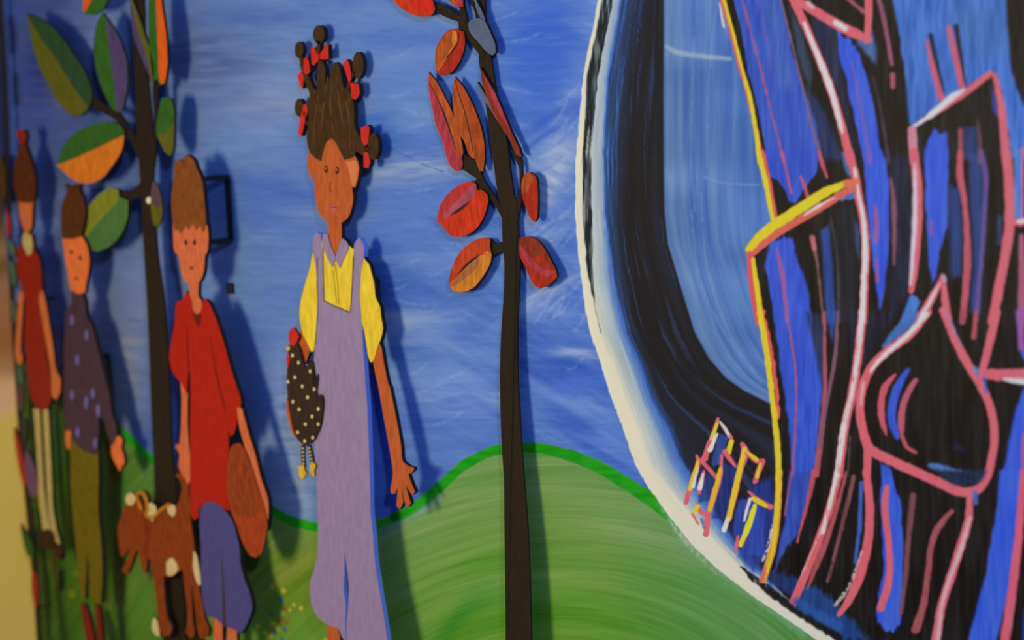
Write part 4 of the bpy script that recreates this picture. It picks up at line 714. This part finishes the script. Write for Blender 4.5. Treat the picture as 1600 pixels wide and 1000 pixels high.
leafp(red, grl, [(Z('r2', [(342, 516), (352, 470), (365, 420), (402, 358), (480, 290), (560, 262), (600, 282), (604, 322), (640, 322), (672, 352), (676, 400), (652, 490), (602, 568), (530, 618), (440, 622), (390, 568)]), R_O), (Z('r2', [(352, 505), (365, 425), (402, 362), (480, 293), (560, 264), (600, 285), (598, 340), (560, 395), (480, 450), (400, 505)]), R_K), (Z('r2', [(354, 500), (368, 425), (404, 364), (480, 296), (560, 267), (584, 275), (520, 340), (440, 420), (380, 490)]), rd('rose_red_leaf', (186, 54, 56), var=.15)), (Z('r2', [(430, 486), (470, 450), (560, 390), (535, 422), (480, 468)]), GAP)], 2)
leafp(red, grl, [(Z('r2', [(420, 922), (435, 850), (460, 780), (505, 710), (580, 652), (640, 632), (692, 640), (690, 700), (700, 740), (692, 800), (642, 888), (582, 958), (510, 985), (450, 978)]), rd('orange_red_leaf', (188, 66, 34), var=.2)), (Z('r2', [(425, 932), (480, 885), (560, 800), (630, 745), (676, 714), (700, 742), (690, 800), (640, 888), (580, 956), (510, 982), (450, 975)]), R_Y), (Z('r2', [(428, 935), (480, 890), (560, 806), (625, 752), (600, 830), (520, 900), (450, 950)]), rd('tan_leaf', (168, 104, 66), var=.15)), (Z('r2', [(480, 868), (520, 815), (570, 770), (625, 738), (600, 765), (530, 825)]), GAP)], 2)
leafp(red, grl, [(Z('r2', [(884, 632), (940, 624), (1002, 650), (1062, 732), (1118, 842), (1128, 885), (1082, 930), (1012, 962), (970, 932), (920, 822), (884, 750), (878, 690)]), R_D), (Z('r2', [(886, 634), (940, 627), (1000, 652), (1060, 734), (1114, 838), (1070, 846), (1000, 808), (940, 740), (890, 682)]), R_W), (Z('r2', [(882, 692), (895, 690), (940, 750), (1000, 815), (1070, 852), (1118, 856), (1060, 890), (990, 850), (920, 780)]), R_P), (Z('r2', ribbon([(892, 686), (940, 746), (1000, 812), (1070, 849), (1115, 847)], 4)), R_K, False)], 2)
leafp(red, grl, [(Z('r2', [(900, 250), (920, 212), (950, 204), (988, 236), (1000, 300), (1002, 420), (996, 505), (976, 528), (950, 500), (922, 430), (900, 370), (893, 300)]), R_D), (Z('r2', [(902, 250), (920, 215), (948, 208), (974, 240), (950, 290), (930, 335), (908, 345), (896, 300)]), R_B)], 2)
leafp(red, grl, [(Z('r1', [(548, 150), (570, 126), (620, 118), (652, 130), (690, 205), (722, 285), (728, 340), (704, 362), (662, 332), (602, 262), (556, 205)]), SLT)], 3)
leafp(red, grl, [(Z('r1', [(575, -60), (610, 20), (640, 80), (660, 130), (635, 125), (610, 85), (590, 20), (560, -60)]), SLT)], 3)
leafp(red, grl, [(Z('r1', [(626, 438), (650, 480), (720, 600), (762, 700), (820, 840), (862, 930)])+Z('r2', [(880, 50), (895, 105), (860, 90), (820, 0)])+Z('r1', [(760, 820), (700, 700), (650, 580), (632, 500)]), R_W), (Z('r1', [(650, 490), (720, 602), (762, 702), (822, 842), (790, 800), (720, 680)]), R_P)], 3)
leafp(red, grl, [(Z('r1', ribbon([(604, 535), (660, 640), (730, 750), (800, 870)], [8, 24, 24, 8])), SLT, False), (Z('r1', ribbon([(640, 620), (700, 720), (790, 860)], [2, 7, 4])), R_K, False)], 2)
leafp(red, grl, [(Z('r1', [(380, -60), (420, 0), (475, 52), (516, 42), (512, -60)]), R_P), (Z('r1', [(390, -60), (425, 0), (470, 46), (462, 0), (440, -60)]), R_B)], 3)
pegs(red, gr, [(749, 60), (788, 350), (785, 600), (792, 800), (796, 980)])

# green leaved tree
gt = G(0.045, 0, 0.004); gtl = G(0.050, 0, 0.004)
grn = thing('green_leaved_tree', 'dark trunked cut-out tree with green, orange and purple leaves left of the ginger boy', 'cut-out tree', 265, 1000, 0.045)
piece('trunk', gt, [([(206, -30), (207, 60), (211, 150), (213, 200), (217, 250), (221, 320), (225, 400), (231, 500), (236, 640), (240, 720), (243, 800), (250, 900), (258, 1100), (296, 1100), (290, 1000), (285, 900), (275, 770), (268, 700), (264, 580), (256, 470), (246, 400), (241, 330), (239, 290), (240, 235), (236, 180), (231, 130), (226, 60), (224, -30)], BK)], grn, 0)
piece('branch', gt, [([(222, 262), (206, 226), (190, 196), (172, 182), (150, 172), (136, 168), (139, 154), (150, 154), (166, 167), (186, 177), (204, 203), (218, 222)], BK)], grn, 1)
piece('branch', gt, [([(226, 306), (206, 311), (186, 313), (182, 296), (206, 297), (222, 280)], BK)], grn, 1)
piece('branch', gt, [([(236, 262), (240, 215), (240, 170), (238, 138), (240, 120), (252, 122), (250, 136), (245, 140), (245, 175), (244, 215), (240, 262)], BK)], grn, 1)
ld = lambda n, c, **k: paint(n, c, .72, **k)
L_OL = ld('olive_leaf', (84, 84, 20), var=.12); L_DG = ld('deep_green_leaf', (40, 66, 38), var=.12); L_GR = ld('green_leaf', (46, 86, 28), var=.15); L_PU = ld('purple_leaf', (70, 58, 98)); L_OR = ld('orange_leaf', (190, 106, 30), var=.15); L_LI = ld('lime_leaf', (112, 118, 34)); L_MG = ld('mid_green_leaf', (66, 102, 52)); L_HO = ld('hot_orange_leaf', (196, 84, 22))
leafp(grn, gtl, [(Z('a', [(165, 84), (200, 92), (330, 170), (440, 310), (540, 470), (574, 590), (550, 690), (500, 728), (440, 720), (380, 660), (300, 530), (222, 360), (182, 190)]), L_DG), (Z('a', [(168, 92), (250, 230), (350, 370), (450, 530), (548, 665), (500, 726), (440, 718), (380, 658), (300, 528), (224, 360), (184, 190)]), L_OL)], 1)
leafp(grn, gtl, [(Z('a', [(640, 78), (672, 120), (740, 230), (788, 370), (798, 520), (765, 690), (735, 700), (705, 685), (640, 560), (598, 420), (586, 280), (602, 150)]), L_GR), (Z('a', [(662, 115), (740, 232), (786, 372), (795, 520), (762, 690), (732, 692), (710, 520), (690, 340)]), L_PU)], 1)
leafp(grn, gtl, [(Z('a', [(525, -60), (517, 60), (534, 90), (590, 92), (648, 52), (700, -60)]), L_GR), (Z('a', [(525, -60), (516, 62), (532, 80), (570, 0), (590, -60)]), L_HO)], 1)
leafp(grn, gtl, [([(88, 258), (94, 238), (102, 222), (122, 204), (150, 193), (180, 192), (192, 200), (194, 211), (190, 235), (180, 252), (160, 278), (138, 287), (115, 282)], L_GR), ([(88, 258), (115, 248), (150, 232), (194, 211), (190, 235), (180, 252), (160, 278), (138, 287), (115, 282)], L_OR)], 2)
leafp(grn, gtl, [(Z('b', [(490, 660), (500, 600), (530, 530), (600, 430), (680, 375), (738, 382), (745, 430), (800, 450), (796, 560), (752, 670), (680, 742), (600, 772), (540, 745), (500, 700)]), L_MG), (Z('b', [(492, 670), (500, 600), (530, 530), (600, 430), (680, 376), (738, 384), (735, 460), (660, 540), (580, 630), (515, 712)]), L_LI)], 4)
leafp(grn, gtl, [(Z('a', [(805, -60), (840, 30), (880, 140), (905, 220), (938, 320), (960, 420), (958, 540), (930, 470), (880, 350), (840, 240), (822, 120)]), L_OL), (Z('a', [(808, -40), (835, 90), (870, 220), (910, 340), (952, 530), (930, 470), (880, 350), (838, 240), (820, 120)]), L_PU)], 2)
leafp(grn, gtl, [(Z('a', [(930, -60), (1000, -60), (1015, 60), (1038, 220), (1048, 400), (1030, 520), (1004, 530), (985, 500), (958, 500), (938, 350), (926, 150)]), L_GR), (Z('a', [(968, -60), (1000, -60), (1015, 60), (1038, 220), (1046, 400), (1028, 518), (1004, 526), (990, 450), (986, 280)]), L_HO)], 2)
leafp(grn, gtl, [(Z('a', [(1010, 615), (1040, 608), (1070, 615), (1086, 680), (1088, 800), (1082, 940), (1062, 976), (1034, 955), (1000, 890), (976, 830), (985, 720)]), L_GR), (Z('a', [(976, 835), (1040, 830), (1086, 760), (1088, 800), (1080, 940), (1060, 974), (1034, 954), (1000, 890)]), L_OL)], 1)
leafp(grn, gtl, [(Z('b', [(955, 330), (985, 360), (1004, 430), (1015, 520), (1005, 590), (980, 622), (955, 590), (940, 460)]), L_OL), (Z('b', [(955, 330), (985, 360), (1004, 430), (1004, 500), (960, 480), (944, 440)]), ld('mauve_leaf', (80, 62, 66)))], -1)
pegs(grn, gt, [(206, 228), (206, 304), (262, 900)])
pin = piece('screw_head', gt, [(Z('b', ell(930, 452, 16, 22, 10)), paint('white_screw', (190, 180, 165), .55))], grn, 2)

# far-left tree in the corner
gf = G(0.032, 0, 0.004); gfl = G(0.037, 0, 0.004)
far = thing('corner_tree', 'very thin cut-out tree at the cream corner, red and purple leaves down its stem', 'cut-out tree', 58, 1000, 0.032)
piece('trunk', gf, [(ribbon([(-6, -40), (4, 100), (11, 240), (15, 400), (20, 500), (27, 600), (32, 680), (43, 780), (50, 850), (56, 930), (64, 1060)], [3, 3, 3, 4, 5, 6, 6, 8, 9, 6, 6]), paint('far_bark', (34, 30, 18), .5), False)], far, 0)
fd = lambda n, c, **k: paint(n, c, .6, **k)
F_R = fd('corner_red_leaf', (142, 34, 20)); F_P = fd('corner_purple_leaf', (92, 62, 86)); F_G = fd('corner_green_leaf', (36, 74, 20)); F_T = fd('corner_teal_leaf', (62, 84, 62)); F_Y = fd('corner_ochre_leaf', (150, 122, 24)); F_M = fd('corner_mauve_leaf', (78, 52, 50))
for L_, mt in [(Z('b', [(-60, 170), (8, 176), (30, 260), (36, 380), (22, 470), (-60, 480)]), fd('corner_brown_leaf', (62, 44, 20))), (Z('l', [(108, 340), (130, 380), (160, 480), (190, 640), (212, 790), (180, 770), (150, 660), (122, 480)]), F_R), (Z('l', [(200, 500), (235, 560), (270, 650), (296, 780), (288, 880), (240, 880), (212, 780), (192, 620)]), F_P),
               (Z('n', [(160, 90), (190, 140), (232, 200), (262, 300), (258, 370), (212, 330), (180, 220)]), F_G), (Z('n', [(250, 450), (275, 470), (290, 560), (296, 700), (284, 750), (262, 690), (246, 560)]), F_R),
               (Z('l', [(130, 0), (180, 20), (186, 120), (180, 230), (150, 200), (134, 100)]), F_M), (Z('l', [(150, 250), (210, 280), (208, 420), (190, 520), (165, 420)]), fd('corner_grey_leaf', (46, 44, 36))), (Z('h', [(66, 30), (118, 60), (128, 180), (118, 260), (92, 200), (74, 100)]), F_T),
               (Z('h', [(90, 330), (122, 380), (128, 470), (112, 540), (92, 450)]), F_T), (Z('h', [(128, 850), (175, 880), (182, 980), (165, 1020), (135, 960)]), F_T), (Z('i', [(50, 620), (78, 700), (86, 800), (70, 870), (48, 780)]), F_R), (Z('i', [(60, 860), (104, 900), (122, 960), (112, 1010), (74, 980)]), F_T), (Z('l', [(292, 760), (320, 820), (334, 1000), (310, 1000), (296, 880)]), F_Y)]:
    leafp(far, gfl, [(L_, mt)], 1)
pegs(far, gf, [(23, 550), (46, 800), (57, 950)], .0015)
